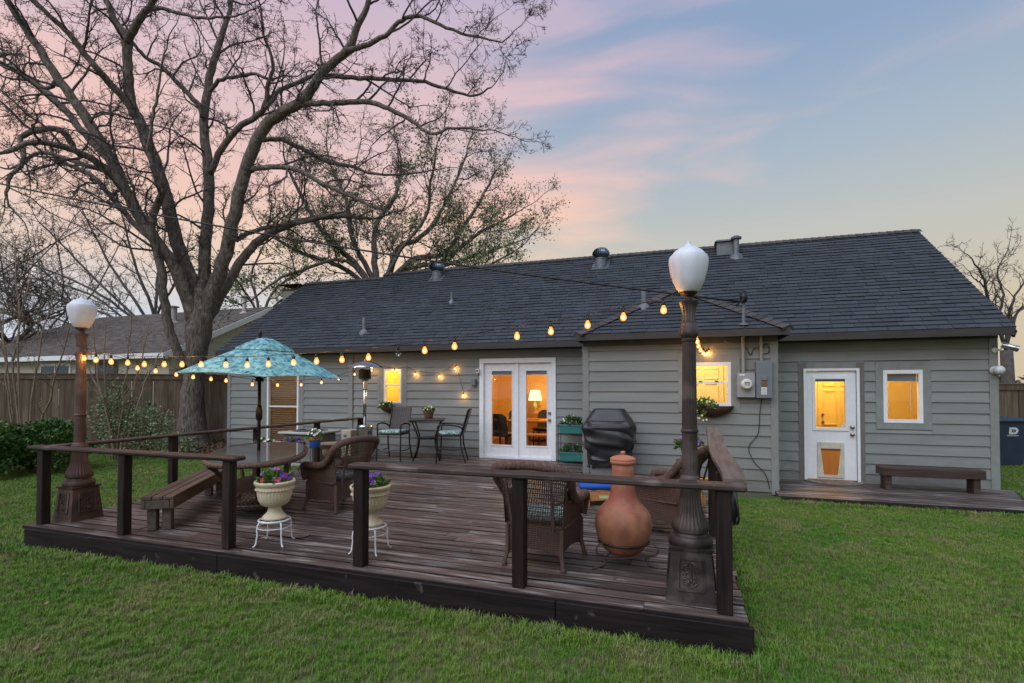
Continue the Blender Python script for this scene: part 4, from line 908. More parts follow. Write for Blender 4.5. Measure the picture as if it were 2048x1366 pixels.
# ================================================================ wicker armchairs
def wicker(loc, rz, label):
    t_ = thing('wicker_armchair', label, 'armchair', loc, rz, group='brown wicker armchairs on the deck'); t_.scale = (.86, .86, .86)
    # skirt: tapered woven box with an arched hem
    def sk(p, q, n=10):
        m_ = MB(); vs = []
        for i in range(n + 1):
            u = i / n; e = math.sin(math.pi * u); zb = .13 + .05 * e
            for (z, k) in ((.42, 1.0), (.28, .965), (zb, .94)):
                x = (p[0] + (q[0] - p[0]) * u) * k; y = (p[1] + (q[1] - p[1]) * u) * k; vs.append((x, y, z))
        m_.add(vs, [(i * 3 + j, i * 3 + j + 1, i * 3 + j + 4, i * 3 + j + 3) for i in range(n) for j in range(2)]); return m_.build('woven_skirt', WICK, t_)
    A, B, C_, D_ = (-.33, -.30), (.33, -.30), (.29, .29), (-.29, .29)
    for p, q in ((A, B), (B, C_), (C_, D_), (D_, A)): sk(p, q)
    MB().cbox(-.32, .32, -.29, .27, .405, .425, .008).build('seat_frame', WICK, t_)
    for (x, y) in (A, B, C_, D_):
        MB().tube([(x * .97, y * .97, .40), (x * .97, y * .97, .16), (x * 1.04, y * 1.05, .045), (x * 1.06, y * 1.07, .02), (x * 1.06, y * 1.07, 0)], [.024, .024, .021, .031, .024], 10).build('leg', WICKR, t_, smooth=40)
    m_ = MB().cbox(-.27, .27, -.27, .24, .426, .50, .03); m_.build('seat_cushion', TEALF, t_, smooth=True)
    # back shell
    n, mm = 16, 9; vs = []
    for j in range(mm + 1):
        v = j / mm
        for i in range(n + 1):
            u = -1 + 2 * i / n; top = .93 + .08 * (1 - u * u); z = .40 + (top - .40) * v; wdt = .29 + .07 * v
            vs.append((u * wdt, .27 + .17 * v - .10 * u * u * (.6 + .4 * v), z))
    b0 = len(vs); vs += [(x, y + .022, z) for x, y, z in vs]
    fs = []
    for j in range(mm):
        for i in range(n):
            a_ = j * (n + 1) + i; fs += [(a_, a_ + 1, a_ + n + 2, a_ + n + 1), (b0 + a_ + n + 1, b0 + a_ + n + 2, b0 + a_ + 1, b0 + a_)]
    bk_ = MB(); NS = 38      # open vertical strands with a few cross weavers
    def shell(u, v):
        top = .93 + .08 * (1 - u * u); return (u * (.29 + .07 * v), .28 + .17 * v - .10 * u * u * (.6 + .4 * v), .40 + (top - .40) * v)
    for i in range(NS + 1):
        u = -1 + 2 * i / NS; bk_.tube([shell(u, v / 6) for v in range(7)], .0056, 4)
    for j in range(13):
        v = (j + .5) / 13; bk_.tube([(x, y + .006 * (-1) ** q_, z) for q_, (x, y, z) in enumerate(shell(-1 + 2 * i / NS, v) for i in range(NS + 1))], .0042, 4)
    bk_.build('backrest', WICKR, t_, kind='stuff')
    # side panels under the arms
    for s_ in (-1, 1):
        vs = []
        for i in range(9):
            u = i / 8; y = -.29 + .60 * u; zt = .63 + .05 * u ** 2 + (.16 * max(0, u - .7) / .3)
            for v in (0, .5, 1): vs.append((s_ * (.32 + .03 * v - .02 * u), y, .42 + (zt - .42) * v))
        MB().add(vs, [(i * 3 + j, i * 3 + j + 1, i * 3 + j + 4, i * 3 + j + 3) for i in range(8) for j in range(2)]).build('arm_panel', WICK, t_, smooth=True)
    half = [(-.335, -.315, .43), (-.355, -.335, .55), (-.362, -.315, .635), (-.365, -.20, .655), (-.365, -.02, .655), (-.365, .12, .685), (-.375, .24, .78), (-.385, .34, .90), (-.34, .425, .985), (-.20, .475, 1.025), (0, .49, 1.04)]
    pts = [(Vector(p), .040 + (.012 if i in (2, 3, 4, 5) else .008 if i > 6 else 0)) for i, p in enumerate(half)]; pts += [(Vector((-p[0].x, p[0].y, p[0].z)), p[1]) for p in pts[-2::-1]]
    sp = smoothpath(pts, 4); MB().tube([p for p, _ in sp], [q for _, q in sp], 12).build('rolled_rim', WICKR, t_, smooth=True)
    for s_ in (-1, 1):
        MB().bar((s_ * .21, .315, .36), (s_ * .235, .475, .97), .028, .02).build('back_post', WICKR, t_)
        MB().tube([(s_ * .225, .40, .66), (s_ * .355, .18, .66)], .010, 6).build('arm_brace', WICKR, t_)
    return t_
wicker((-4.20, 5.50, DZ), R(-103), 'wicker armchair drawn up at the right end of the glass table')
wicker((-1.20, 4.42, DZ), R(176), 'wicker armchair turned away from us beside the clay chiminea')
wicker((-.20, 5.74, DZ), R(-112), 'wicker armchair side-on between the chiminea and the right lamp post')
# ================================================================ oval glass table
TA = math.atan2(2.1, -1.65)
t = thing('patio_table', 'oval glass-topped wicker table under the teal umbrella', 'table', (-5.14, 5.16, DZ), TA)
def oval(a, bq, n=48): return [(a * math.copysign(abs(math.cos(q)) ** .8, math.cos(q)), bq * math.copysign(abs(math.sin(q)) ** .8, math.sin(q))) for q in [2 * math.pi * i / n for i in range(n)]]
MB().prism(oval(1.12, .52), .712, .722).build('glass_top', TGLASS, t)
MB().tube([(x, y, .688) for x, y in oval(1.14, .54)], .030, 8, closed=True).build('wicker_rim', WICKR, t, smooth=True)
MB().prism(oval(.62, .34), .30, .325).build('lower_shelf', WICK, t)
la = MB(); ov = oval(.62, .34, 56)
for i in range(0, 56):
    for s_ in (3, -3): p, q = ov[i], ov[(i + s_) % 56]; la.bar((*p, .30), (q[0] * .97, q[1] * .97, .15), .009, .006)
la.build('lattice_skirt', WICKR, t, kind='stuff')
MB().tube([(x * .97, y * .97, .145) for x, y in ov], .016, 6, closed=True).build('skirt_rim', WICKR, t)
for (sx, sy) in ((1, 1), (1, -1), (-1, 1), (-1, -1)):
    MB().tube([(sx * .92, sy * .40, .68), (sx * .74, sy * .36, .60), (sx * .60, sy * .30, .45), (sx * .55, sy * .27, .31), (sx * .56, sy * .28, .14), (sx * .62, sy * .33, 0)], [.028, .026, .024, .024, .022, .024], 8).build('leg', WICKR, t, smooth=True)
# ================================================================ umbrella
um = thing('patio_umbrella', 'teal batik market umbrella standing through the glass table', 'umbrella', (-5.18, 5.18, DZ))
POLE = M('dark_bronze_pole', (.022, .017, .014), (.035, .028, .024), rough=.35, metal=.5)
MB().tube([(0, 0, .04), (0, 0, 2.12)], .021, 12).build('pole', POLE, um, smooth=True)
MB().lathe([(.022, 1.10), (.036, 1.12), (.042, 1.17), (.040, 1.23), (.030, 1.28), (.022, 1.30)], 14).build('crank_housing', POLE, um, smooth=True)
MB().tube([(.03, -.02, 1.19), (.075, -.03, 1.19), (.08, -.03, 1.15)], .006, 6).build('crank_handle', POLE, um)
MB().lathe([(.25, 0), (.26, .015), (.25, .045), (.16, .065), (.05, .08), (.035, .10), (.035, .24), (.024, .25)], 28).build('base', M('bronze_base', (.05, .04, .032), rough=.55), um, smooth=35)
tilt = Matrix.Rotation(R(2.6), 4, 'Y'); NR = 6; RR = 1.03; ph = R(15)
def canpt(k, v, r0=.0):
    """k rib coordinate (fractional), v 0 at the crown, 1 at the rim"""
    a0 = ph + math.floor(k) * 2 * math.pi / NR; a1 = a0 + 2 * math.pi / NR; f = k - math.floor(k)
    p0, p1 = Vector((math.cos(a0), math.sin(a0), 0)), Vector((math.cos(a1), math.sin(a1), 0)); d = p0 * (1 - f) + p1 * f
    r_ = RR * v; z = 2.14 - .46 * (v ** 1.12); sag = math.sin(math.pi * f) * .10 * v
    return tilt @ Vector((d.x * r_, d.y * r_, z + .35 * sag * (v - .3) - .0)) 
def canopy(v0, v1, dz, nv=10, ns=8):
    vs = []; m_ = MB(); W_ = NR * ns
    for j in range(nv + 1):
        for i in range(W_): vs.append(canpt(i / ns, v0 + (v1 - v0) * j / nv) + Vector((0, 0, dz)))
    fs = [(j * W_ + i, j * W_ + (i + 1) % W_, (j + 1) * W_ + (i + 1) % W_, (j + 1) * W_ + i) for j in range(nv) for i in range(W_)]
    b0 = len(vs); vs += [v - Vector((0, 0, .004)) for v in vs]; fs += [tuple(b0 + q for q in f[::-1]) for f in fs]
    return m_.add(vs, fs)
cn = canopy(.16, 1.0, 0).build('canopy', CANOPY, um, smooth=50)
W_ = NR * 8
vc = MB(); vs = [tilt @ Vector((0, 0, 2.165))]
for j, (v, z) in enumerate(((.10, 2.150), (.24, 2.085), (.37, 2.012), (.375, 1.998))):
    for i in range(W_):
        d = canpt(i / 8, 1.0); d = tilt.inverted() @ d; q = Vector((d.x, d.y, 0)) * v; vs.append(tilt @ Vector((q.x, q.y, z)))
fs = [(0, 1 + i, 1 + (i + 1) % W_) for i in range(W_)] + [(1 + j * W_ + i, 1 + (j + 1) * W_ + i, 1 + (j + 1) * W_ + (i + 1) % W_, 1 + j * W_ + (i + 1) % W_) for j in range(3) for i in range(W_)]
vc.add(vs, fs).build('vent_cap', CANOPY, um, smooth=50)
MB().lathe([(.012, 2.10), (.02, 2.20), (.03, 2.215), (.02, 2.25), (.004, 2.26)], 12).build('finial', POLE, um, smooth=True)
MB().lathe([(.05, 1.60), (.055, 1.63), (.03, 1.66)], 12).build('runner', POLE, um)
for k in range(NR):
    p = canpt(k, .98) - Vector((0, 0, .02)); q = canpt(k, .55) - Vector((0, 0, .02))
    MB().tube([tilt @ Vector((0, 0, 2.10)), q, p], .008, 6).build('rib', POLE, um); MB().tube([(0, 0, 1.63), q], .007, 6).build('strut', POLE, um)
# ================================================================ patio heater
h_ = thing('patio_heater', 'tall stainless patio heater standing by the house wall', 'patio heater', (-6.51, 9.38, DZ))
MB().lathe([(.185, 0), (.195, .01), (.195, .06), (.18, .075), (.168, .08), (.168, .66), (.172, .665), (.172, .70), (.15, .725), (.06, .74)], 40).build('tank_housing', STEEL, h_, smooth=35)
MB().box(-.11, .11, -.20, -.196, .015, .055).build('caution_label', PAPER, h_)
MB().tube([(0, 0, .74), (0, 0, 1.62)], .034, 16).build('pole', STEEL, h_, smooth=True)
MB().lathe([(.036, 1.48), (.055, 1.5), (.055, 1.66), (.09, 1.70), (.13, 1.72)], 24).build('valve_housing', STEEL, h_, smooth=35)
MB().lathe([(.125, 1.721), (.13, 1.73), (.13, 1.90), (.11, 1.92)], 32).build('burner_screen', M('burner_mesh', (.03, .025, .02), rough=.5, metal=.6), h_, smooth=35)
MB().tube([(0, 0, 1.9), (0, 0, 2.05)], .02, 8).build('reflector_stem', STEEL, h_)
MB().lathe([(.37, 1.955), (.38, 1.955), (.36, 1.985), (.28, 2.035), (.18, 2.075), (.08, 2.10), (.02, 2.115), (.015, 2.13), (.001, 2.135)], 48).build('reflector', STEEL, h_, smooth=35)
# ================================================================ bistro set
FR = M('black_powder_coat', (.012, .011, .011), rough=.4)
bt = thing('bistro_table', 'dark counter-height bistro table against the house wall', 'table', (-5.22, 9.78, DZ), R(24))
TOPW = M('dark_slat_top', (.055, .035, .026), (.08, .055, .042), rough=.5, scale=(3, 30, 30), obj=True)
for i in range(6): MB().cbox(-.36, .36, -.36 + i * .12 + .003, -.36 + (i + 1) * .12 - .003, .845, .865, .004).build('top_slat', TOPW, bt)
MB().box(-.36, .36, -.355, .355, .825, .844).build('top_frame', FR, bt)
for (sx, sy) in ((1, 1), (1, -1), (-1, 1), (-1, -1)):
    MB().tube([(sx * .30, sy * .30, .83), (sx * .22, sy * .22, .62), (sx * .17, sy * .17, .46), (sx * .20, sy * .20, .24), (sx * .28, sy * .28, 0)], .017, 8).build('leg', FR, bt, smooth=True)
MB().lathe([(.22, .44), (.235, .45), (.235, .462), (.22, .47)], 24).build('footrest_ring', FR, bt)
def barchair(loc, rz, label):
    c_ = thing('bar_chair', label, 'bar chair', loc, rz, group='grey wicker bar chairs at the bistro table')
    for s_ in (-1, 1):
        MB().tube([(s_ * .265, -.26, .74), (s_ * .262, -.26, .50), (s_ * .27, -.29, 0)], .016, 8).build('leg', FR, c_)
        MB().tube([(s_ * .25, .20, .56), (s_ * .25, .21, .35), (s_ * .26, .27, .12), (s_ * .265, .31, 0)], .016, 8).build('leg', FR, c_)
        MB().tube([tuple(v[0]) for v in smoothpath([(Vector(q), 1) for q in ((s_ * .265, -.26, .74), (s_ * .275, -.20, .765), (s_ * .275, .0, .77), (s_ * .265, .16, .74), (s_ * .25, .24, .70))], 4)], .017, 8).build('armrest', FR, c_, smooth=True)
        MB().tube([(s_ * .24, .20, .55), (s_ * .235, .27, .80), (s_ * .22, .35, 1.08)], .013, 6).build('back_post', FR, c_)
        MB().tube([(s_ * .265, -.265, .22), (s_ * .255, .0, .20), (s_ * .255, .24, .22)], .010, 6).build('stretcher', FR, c_)
    MB().tube([(-.265, -.27, .24), (0, -.27, .215), (.265, -.27, .24)], .011, 6).build('footrest', FR, c_)
    MB().cbox(-.255, .255, -.26, .22, .535, .56, .006).build('seat_frame', FR, c_)
    m_ = MB().cbox(-.25, .25, -.265, .20, .561, .635, .03); m_.build('seat_cushion', TEALF, c_, smooth=True)
    n = 8; vs = []
    for j in range(n + 1):
        v = j / n
        for u in (-1, -.5, 0, .5, 1): vs.append((u * (.235 - .01 * v), .225 + .14 * v + .025 * (1 - u * u), .60 + .50 * v))
    b0 = len(vs); vs += [(x, y + .02, z) for x, y, z in vs]
    fs = [(j * 5 + i, j * 5 + i + 1, j * 5 + i + 6, j * 5 + i + 5) for j in range(n) for i in range(4)]; fs += [tuple(b0 + q for q in f[::-1]) for f in fs] + [(n * 5 + i, n * 5 + i + 1, b0 + n * 5 + i + 1, b0 + n * 5 + i) for i in range(4)]
    MB().add(vs, fs).build('woven_back', WICKG, c_)
barchair((-5.88, 9.55, DZ), R(6), 'grey wicker bar chair facing us, left of the bistro table')
barchair((-4.58, 9.66, DZ), R(-72), 'grey wicker bar chair seen side-on, right of the bistro table')
tp = thing('flower_pot', 'terracotta pot of pale yellow flowers on the bistro table', 'flower pot', (-5.20, 9.80, DZ + .866))
MB().lathe([(.075, 0), (.085, .01), (.105, .12), (.118, .125), (.12, .16), (.108, .162), (.10, .14), (.02, .138)], 28).build('pot', M('brown_clay', (.17, .09, .06), (.13, .07, .05), rough=.7), tp, smooth=35)
flowers(tp, (0, 0, .15), .125, .10, 12, ['yellow', 'white', 'yellow'], 51, .020, 150, .05)
# ================================================================ wall baskets and planters
COCO = M('coco_liner', (.11, .055, .03), (.06, .033, .02), rough=.95, scale=(30, 30, 30), bump=.6)
def basket(loc, wd, dep, hg, label, cols, seed, n, off=0):
    b_ = thing('wall_basket', label, 'wall basket', loc); m_ = MB(); vs = []; N_, Mv = 18, 7
    for j in range(Mv + 1):
        v = j / Mv; k = math.sin(v * math.pi / 2) ** .7
        for i in range(N_ + 1):
            a = math.pi + math.pi * i / N_; vs.append((wd / 2 * k * math.cos(a), dep * k * math.sin(a) - .002, -hg + hg * v))
    m_.add(vs, [(j * (N_ + 1) + i, j * (N_ + 1) + i + 1, (j + 1) * (N_ + 1) + i + 1, (j + 1) * (N_ + 1) + i) for j in range(Mv) for i in range(N_)])
    m_.build('coco_liner', COCO, b_, smooth=True)
    MB().tube([(wd / 2 * math.cos(a), dep * math.sin(a), .0) for a in [math.pi + math.pi * i / 18 for i in range(19)]], .006, 5).build('rim_wire', BLACKM, b_)
    m_ = MB(); m_.add([(wd / 2 * .95 * math.cos(math.pi + math.pi * i / 12), dep * .95 * math.sin(math.pi + math.pi * i / 12), -.02) for i in range(13)], [tuple(range(13))]); m_.build('soil', SOIL, b_)
    flowers(b_, (off, -dep * .5, -.01), wd * .30, .13, n, cols, seed, .020, 260, .05, ry=dep * .7)
    return b_
basket((-6.50, YW - .032, 1.30), .62, .22, .16, 'coco wall basket of yellow flowers under the small lit window', ['yellow', 'white', 'yellow'], 61, 14, -.10)
bk = basket((.43, YF - .032, 1.44), .66, .24, .20, 'coco wall basket trailing yellow flowers under the wing window', ['yellow'], 62, 14, -.12)
q = random.Random(66); m_ = MB(); leaves(m_, (-.2, -.2, -.10), .10, .08, .16, 120, .05, q, up=-.5); m_.build('trailing_foliage', LEAF, bk)
for i in range(6): inst('bloom', BLOOM[('yellow', .020)], bk, (-.2 + q.uniform(-.1, .1), -.30 + q.uniform(-.02, .02), -.18 + q.uniform(-.06, .14)), (R(75), 0, q.uniform(-.5, .5)))
ps = thing('planter_rack', 'black rack holding two turquoise planter boxes beside the french doors', 'planter rack', (-2.16, 10.18, DZ))
for s_ in (-1, 1):
    for yy in (-.11, .11): MB().tube([(s_ * .265, yy, 0), (s_ * .265, yy, .80)], .007, 6).build('upright', BLACKM, ps)
    MB().tube([(s_ * .265, -.11, .80), (s_ * .265, .11, .80)], .007, 6).build('side_bar', BLACKM, ps)
for z in (.60, .045): MB().box(-.27, .27, -.115, -.105, z, z + .012).box(-.27, .27, .105, .115, z, z + .012).build('shelf_bar', BLACKM, ps)
for z, sd_, lb in ((.612, 71, 'turquoise planter box of white flowers on the rack\'s upper shelf'), (.058, 72, 'turquoise planter box of dark foliage on the rack\'s lower shelf')):
    pb = thing('planter_box', lb, 'planter', (-2.16, 10.18, DZ + z)); taper(MB(), -.235, .235, -.08, .08, 0, -.255, .255, -.10, .10, .17).build('box', GREENP, pb)
    MB().cbox(-.262, .262, -.107, -.098, .145, .175, .004).build('rim', GREENP, pb); MB().box(-.245, .245, -.09, .09, .171, .174).build('soil', SOIL, pb)
    flowers(pb, (0, 0, .17), .235, .15, 9, ['white', 'violet'] if z > .3 else ['white', 'purple', 'violet'], sd_, .020, 260, .06, HEDGE, ry=.09)
# ================================================================ covered grill
gr = thing('covered_grill', 'barbecue grill under a black vinyl cover against the wing wall', 'grill', (-1.215, 8.72, DZ), R(3))
VIN = M('black_vinyl', (.013, .014, .016), (.022, .023, .026), rough=.34, scale=(5, 5, 5), bump=.2, dist=.01)
kp = [(.20, .335, .22), (.30, .345, .235), (.42, .365, .25), (.55, .40, .27), (.68, .425, .285), (.80, .435, .29), (.885, .43, .285), (.90, .425, .28), (1.0, .375, .25), (1.10, .30, .21), (1.155, .265, .185), (1.17, .25, .17)]
prof = []
for i_ in range(len(kp) - 1):
    for j_ in range(5): prof.append(tuple(kp[i_][k_] + (kp[i_ + 1][k_] - kp[i_][k_]) * j_ / 5 for k_ in range(3)))
prof.append(kp[-1])
vs = []; N_ = 64; q = random.Random(5)
for (z, a, bq) in prof:
    for i in range(N_):
        th_ = 2 * math.pi * i / N_; cx_, sx_ = math.cos(th_), math.sin(th_); e = .42
        fold = (.014 * math.sin(z * 21 + 2.4 * math.cos(th_ - 4.7) + 1.7 * math.sin(2 * th_ + 1)) + .009 * math.sin(z * 39 - 3.1 * math.cos(th_ - 4.2) + 4 * th_)) * (1 if .3 < z < .86 else .3)
        wr_k = 0 if z > .95 else fold + .012 * math.sin(th_ * 7 + z * 9)
        if z < .25: wr_k += .018 * math.sin(th_ * 11)
        vs.append(((a + wr_k) * math.copysign(abs(cx_) ** e, cx_), (bq + wr_k) * math.copysign(abs(sx_) ** e, sx_), z + (0 if z > .9 else .018 * math.sin(th_ * 3 + z * 25))))
MB().add(vs, [(j * N_ + i, j * N_ + (i + 1) % N_, (j + 1) * N_ + (i + 1) % N_, (j + 1) * N_ + i) for j in range(len(prof) - 1) for i in range(N_)] + [tuple((len(prof) - 1) * N_ + i for i in range(N_))]).build('cover', VIN, gr, smooth=45)
MB().tube([(-.3, -.262, .985), (0, -.272, .975), (.3, -.262, .985)], .004, 5).build('seam', VIN, gr)
MB().cbox(-.30, .30, -.19, .19, .05, .24, .01).build('cart', M('grey_grill_cart', (.22, .23, .24), rough=.4, metal=.5), gr)
for (x, y) in ((-.29, -.18), (.29, -.18), (-.29, .18), (.29, .18)): MB().lathe([(.03, 0), (.035, .01), (.035, .04), (.02, .05)], 10, c=(x, y, 0)).build('caster', BLACKM, gr)
# ================================================================ honey pine lounger with blue cushions
lg = thing('wooden_lounger', 'honey pine lounger with bright blue cushion behind the wicker chairs', 'lounger', (-.60, 7.05, DZ - .10), R(14))
BLUE = M('royal_blue_canvas', (.012, .085, .42), (.01, .065, .33), rough=.7, scale=(7, 7, 7), bump=.2, dist=.01)
for yy in (-.33, .33):
    m_ = MB(); vs = []
    for i in range(21):
        u = -1 + i / 10; zz = .20 + .05 * (1 - (u * .9) ** 2)
        for (dy, dz) in ((-.018, -.05), (-.018, .05), (.018, .05), (.018, -.05)): vs.append((u * .78, yy + dy, zz + dz))
    m_.add(vs, [(3, 2, 1, 0), (80, 81, 82, 83)] + [(i * 4 + k, i * 4 + (k + 1) % 4, i * 4 + 4 + (k + 1) % 4, i * 4 + 4 + k) for i in range(20) for k in range(4)]); m_.build('side_rail', ORWOOD, lg)
for i in range(9): MB().cbox(-.74 + i * .165, -.64 + i * .165, -.31, .31, .285, .303, .004).build('slat', ORWOOD, lg)
for (x, y) in ((-.70, -.33), (.70, -.33), (-.70, .33), (.70, .33)): MB().cbox(x - .03, x + .03, y - .055, y - .019, .10, .24 if x < 0 else .46, .005).build('leg', ORWOOD, lg)
for yy in (-.34, .34): MB().cbox(.42, .82, yy - .05, yy + .05, .461, .485, .006).build('armrest', ORWOOD, lg)
for (a, bq) in ((-.80, -.36), (-.35, .10), (.11, .70)): m_ = MB().cbox(a, bq, -.32, .32, .304, .385, .03); m_.build('cushion', BLUE, lg, smooth=True)
MB().cbox(-.55, -.33, -.352, -.3485, .205, .245, .002).build('label_plate', M('pale_green_label', (.45, .52, .28), rough=.5), lg)
# flower pot glimpsed behind the right lamp
fp = thing('flower_pot', 'pot of purple and pink flowers behind the right lamp post', 'flower pot', (.05, 7.72, DZ + .50))
MB().lathe([(.08, 0), (.115, .16), (.125, .165), (.125, .19), (.11, .19), (.10, .17), (.01, .168)], 24).build('pot', M('dark_pot', (.03, .03, .032), rough=.5), fp, smooth=35); flowers(fp, (0, 0, .18), .19, .13, 16, ['purple', 'violet', 'magenta', 'pink'], 81, .032, 200, .06)
s3 = thing('side_stool', 'small dark stool carrying the purple flower pot behind the right lamp', 'stool', (.05, 7.72, DZ)); MB().lathe([(.17, .47), (.175, .48), (.175, .495), (.17, .499)], 20).build('seat', FR, s3)
for i in range(3): a = i * 2.09 + .4; MB().tube([(.12 * math.cos(a), .12 * math.sin(a), .47), (.19 * math.cos(a), .19 * math.sin(a), 0)], .012, 6).build('leg', FR, s3)
# ================================================================ things along the left railing
def stand(loc, h, label):
    s_ = thing('wire_stand', label, 'plant stand', loc); MB().tube([(.10 * math.cos(a), .10 * math.sin(a), h) for a in [i * math.pi / 10 for i in range(20)]], .006, 5, closed=True).build('ring', BLACKM, s_)
    for i in range(3):
        a = i * 2.094 + .5; MB().tube([(.10 * math.cos(a), .10 * math.sin(a), h), (.13 * math.cos(a), .13 * math.sin(a), h * .7), (.09 * math.cos(a), .09 * math.sin(a), h * .3), (.16 * math.cos(a), .16 * math.sin(a), 0)], .006, 5).build('leg', BLACKM, s_)
    MB().lathe([(.098, h - .002), (.098, h + .006)], 20).build('plate', BLACKM, s_)
stand((-6.40, 7.70, DZ), .44, 'black wire stand under the blue and ochre pot')
bp_ = thing('flower_pot', 'blue and ochre pot of white flowers on a wire stand', 'flower pot', (-6.40, 7.70, DZ + .447))
MB().lathe([(.078, 0), (.085, .012), (.108, .125), (.11, .13)], 28).build('pot', M('cobalt_glaze', (.035, .14, .50), (.03, .11, .42), rough=.3), bp_, smooth=35)
MB().lathe([(.111, .131), (.122, .133), (.126, .185), (.115, .187), (.108, .16), (.01, .158)], 28).build('pot_rim', M('ochre_glaze', (.42, .24, .07), rough=.4), bp_, smooth=35); flowers(bp_, (0, 0, .17), .13, .13, 14, ['white'], 91, .032, 180, .06)
for (x, y, lb, cl, sd_) in ((-6.66, 6.78, 'pot of white petunias by the left railing beyond the glass table', ['white'], 92), (-6.38, 7.12, 'pot of purple petunias by the left railing beyond the glass table', ['purple', 'purple', 'violet', 'magenta'], 93)):
    stand((x, y, DZ), .34, 'black wire stand under the ' + ('white' if sd_ == 92 else 'purple') + ' petunias by the left railing')
    p_ = thing('flower_pot', lb, 'flower pot', (x, y, DZ + .347)); MB().lathe([(.09, 0), (.13, .15), (.14, .155), (.14, .185), (.125, .185), (.12, .17), (.01, .168)], 24).build('pot', M('grey_pot', (.16, .15, .14), rough=.7), p_, smooth=35)
    flowers(p_, (0, 0, .17), .19, .14, 18, cl, sd_, .032, 240, .06)
# stone pedestal with river stones
STONE = M('sand_stone', (.33, .24, .16), (.22, .16, .11), rough=.85, scale=(12, 12, 12), bump=.4, obj=True)
pd_ = thing('stone_pedestal', 'small carved sandstone pedestal beyond the glass table', 'pedestal', (-6.42, 8.15, DZ))
MB().lathe([(.16, 0), (.17, .02), (.16, .06), (.10, .08), (.075, .14), (.08, .20), (.13, .24), (.155, .29), (.15, .34), (.09, .37), (.11, .40), (.19, .43), (.20, .46), (.17, .48)], 28, flute=(10, .08, .2, .36)).build('baluster', STONE, pd_, smooth=40)
q = random.Random(12)
for i in range(4):
    x, y = -6.62 + q.uniform(-.05, .25), 7.68 + i * .09; m_ = MB().ball((0, 0, .045), .075, 9, .6); m_.v = [(a * q.uniform(.95, 1.05) * 1.3, b_ * q.uniform(.95, 1.05), c_) for a, b_, c_ in m_.v]
    o = m_.build('river_stone', STONE, None, smooth=True); o.location = (x, y, DZ + .002); o.rotation_euler = (0, 0, q.uniform(0, 3)); tag(o, ['nearest', 'second nearest', 'third nearest', 'farthest'][i] + ' rounded brown stone lying on the deck before the sandstone pedestal', 'stone', 'stones by the pedestal')
# air conditioner beyond the railing
ac = thing('air_conditioner', 'grey outdoor air conditioner with pale lid behind the left railing', 'air conditioner', (-8.22, 9.72, 0), R(0))
ACG = M('ac_grey_louvre', (.17, .165, .155), (.13, .127, .12), rough=.6, scale=(2, 2, 60)); ACP = M('ac_pale_lid', (.42, .42, .40), rough=.5)
MB().cbox(-.42, .42, -.40, .40, .06, .70, .03).build('body', ACG, ac)
m_ = MB().cbox(-.50, .50, -.48, .48, .70, .755, .025); m_.build('lid', ACP, ac)
gr_ = MB()
for i in range(7): rr_ = .06 + i * .055; gr_.tube([(rr_ * math.cos(a), rr_ * math.sin(a), .765) for a in [k * math.pi / 14 for k in range(28)]], .005, 4, closed=True)
gr_.build('fan_grille', BLACKM, ac, kind='stuff'); MB().lathe([(.09, .757), (.10, .79), (.08, .80)], 16).build('fan_hub', ACG, ac)
MB().box(-.5, .5, -.5, .5, 0, .06).build('pad', M('concrete_pad', (.35, .34, .32), rough=.9), ac)
a2 = thing('utility_cabinet', 'beige metal cabinet with small plate beside the air conditioner', 'cabinet', (-7.32, 10.05, 0)); MB().cbox(-.13, .13, -.22, .22, 0, .78, .01).build('case', M('beige_enamel', (.42, .38, .29), rough=.5), a2); MB().box(-.06, .02, -.226, -.2205, .62, .68).build('plate', M('plate_grey', (.12, .12, .12), rough=.5), a2)
# ================================================================ dining room seen through the french doors
dt = thing('dining_table', 'warm wooden dining table inside the french doors', 'table', (-3.25, 12.35, .2), R(4)); MB().cbox(-.95, .95, -.48, .48, .70, .75, .01).build('top', ORWOOD, dt)
for (x, y) in ((-.85, -.4), (.85, -.4), (-.85, .4), (.85, .4)): MB().cbox(x - .05, x + .05, y - .05, y + .05, 0, .70, .006).build('leg', ORWOOD, dt)
q = random.Random(3)
for i in range(3):
    o = MB().box(-.14, .14, -.10, .10, 0, .008).build('place_mat', PAPER if i == 1 else NAVY); o.location = (-3.55 + i * .42, 12.2, .958); o.rotation_euler = (0, 0, q.uniform(-.3, .3)); tag(o, ['dark place mat at the left of the indoor table', 'pale paper lying on the indoor table', 'dark place mat at the right of the indoor table'][i], 'place mat')
db = thing('dining_bench', 'honey wooden bench on the near side of the indoor table', 'bench', (-3.0, 11.55, .2), R(4)); MB().cbox(-.62, .62, -.17, .17, .42, .465, .008).build('seat', ORWOOD, db)
for (x, y) in ((-.5, -.11), (.5, -.11), (-.5, .11), (.5, .11)): MB().cbox(x - .04, x + .04, y - .04, y + .04, 0, .42, .005).build('leg', ORWOOD, db)
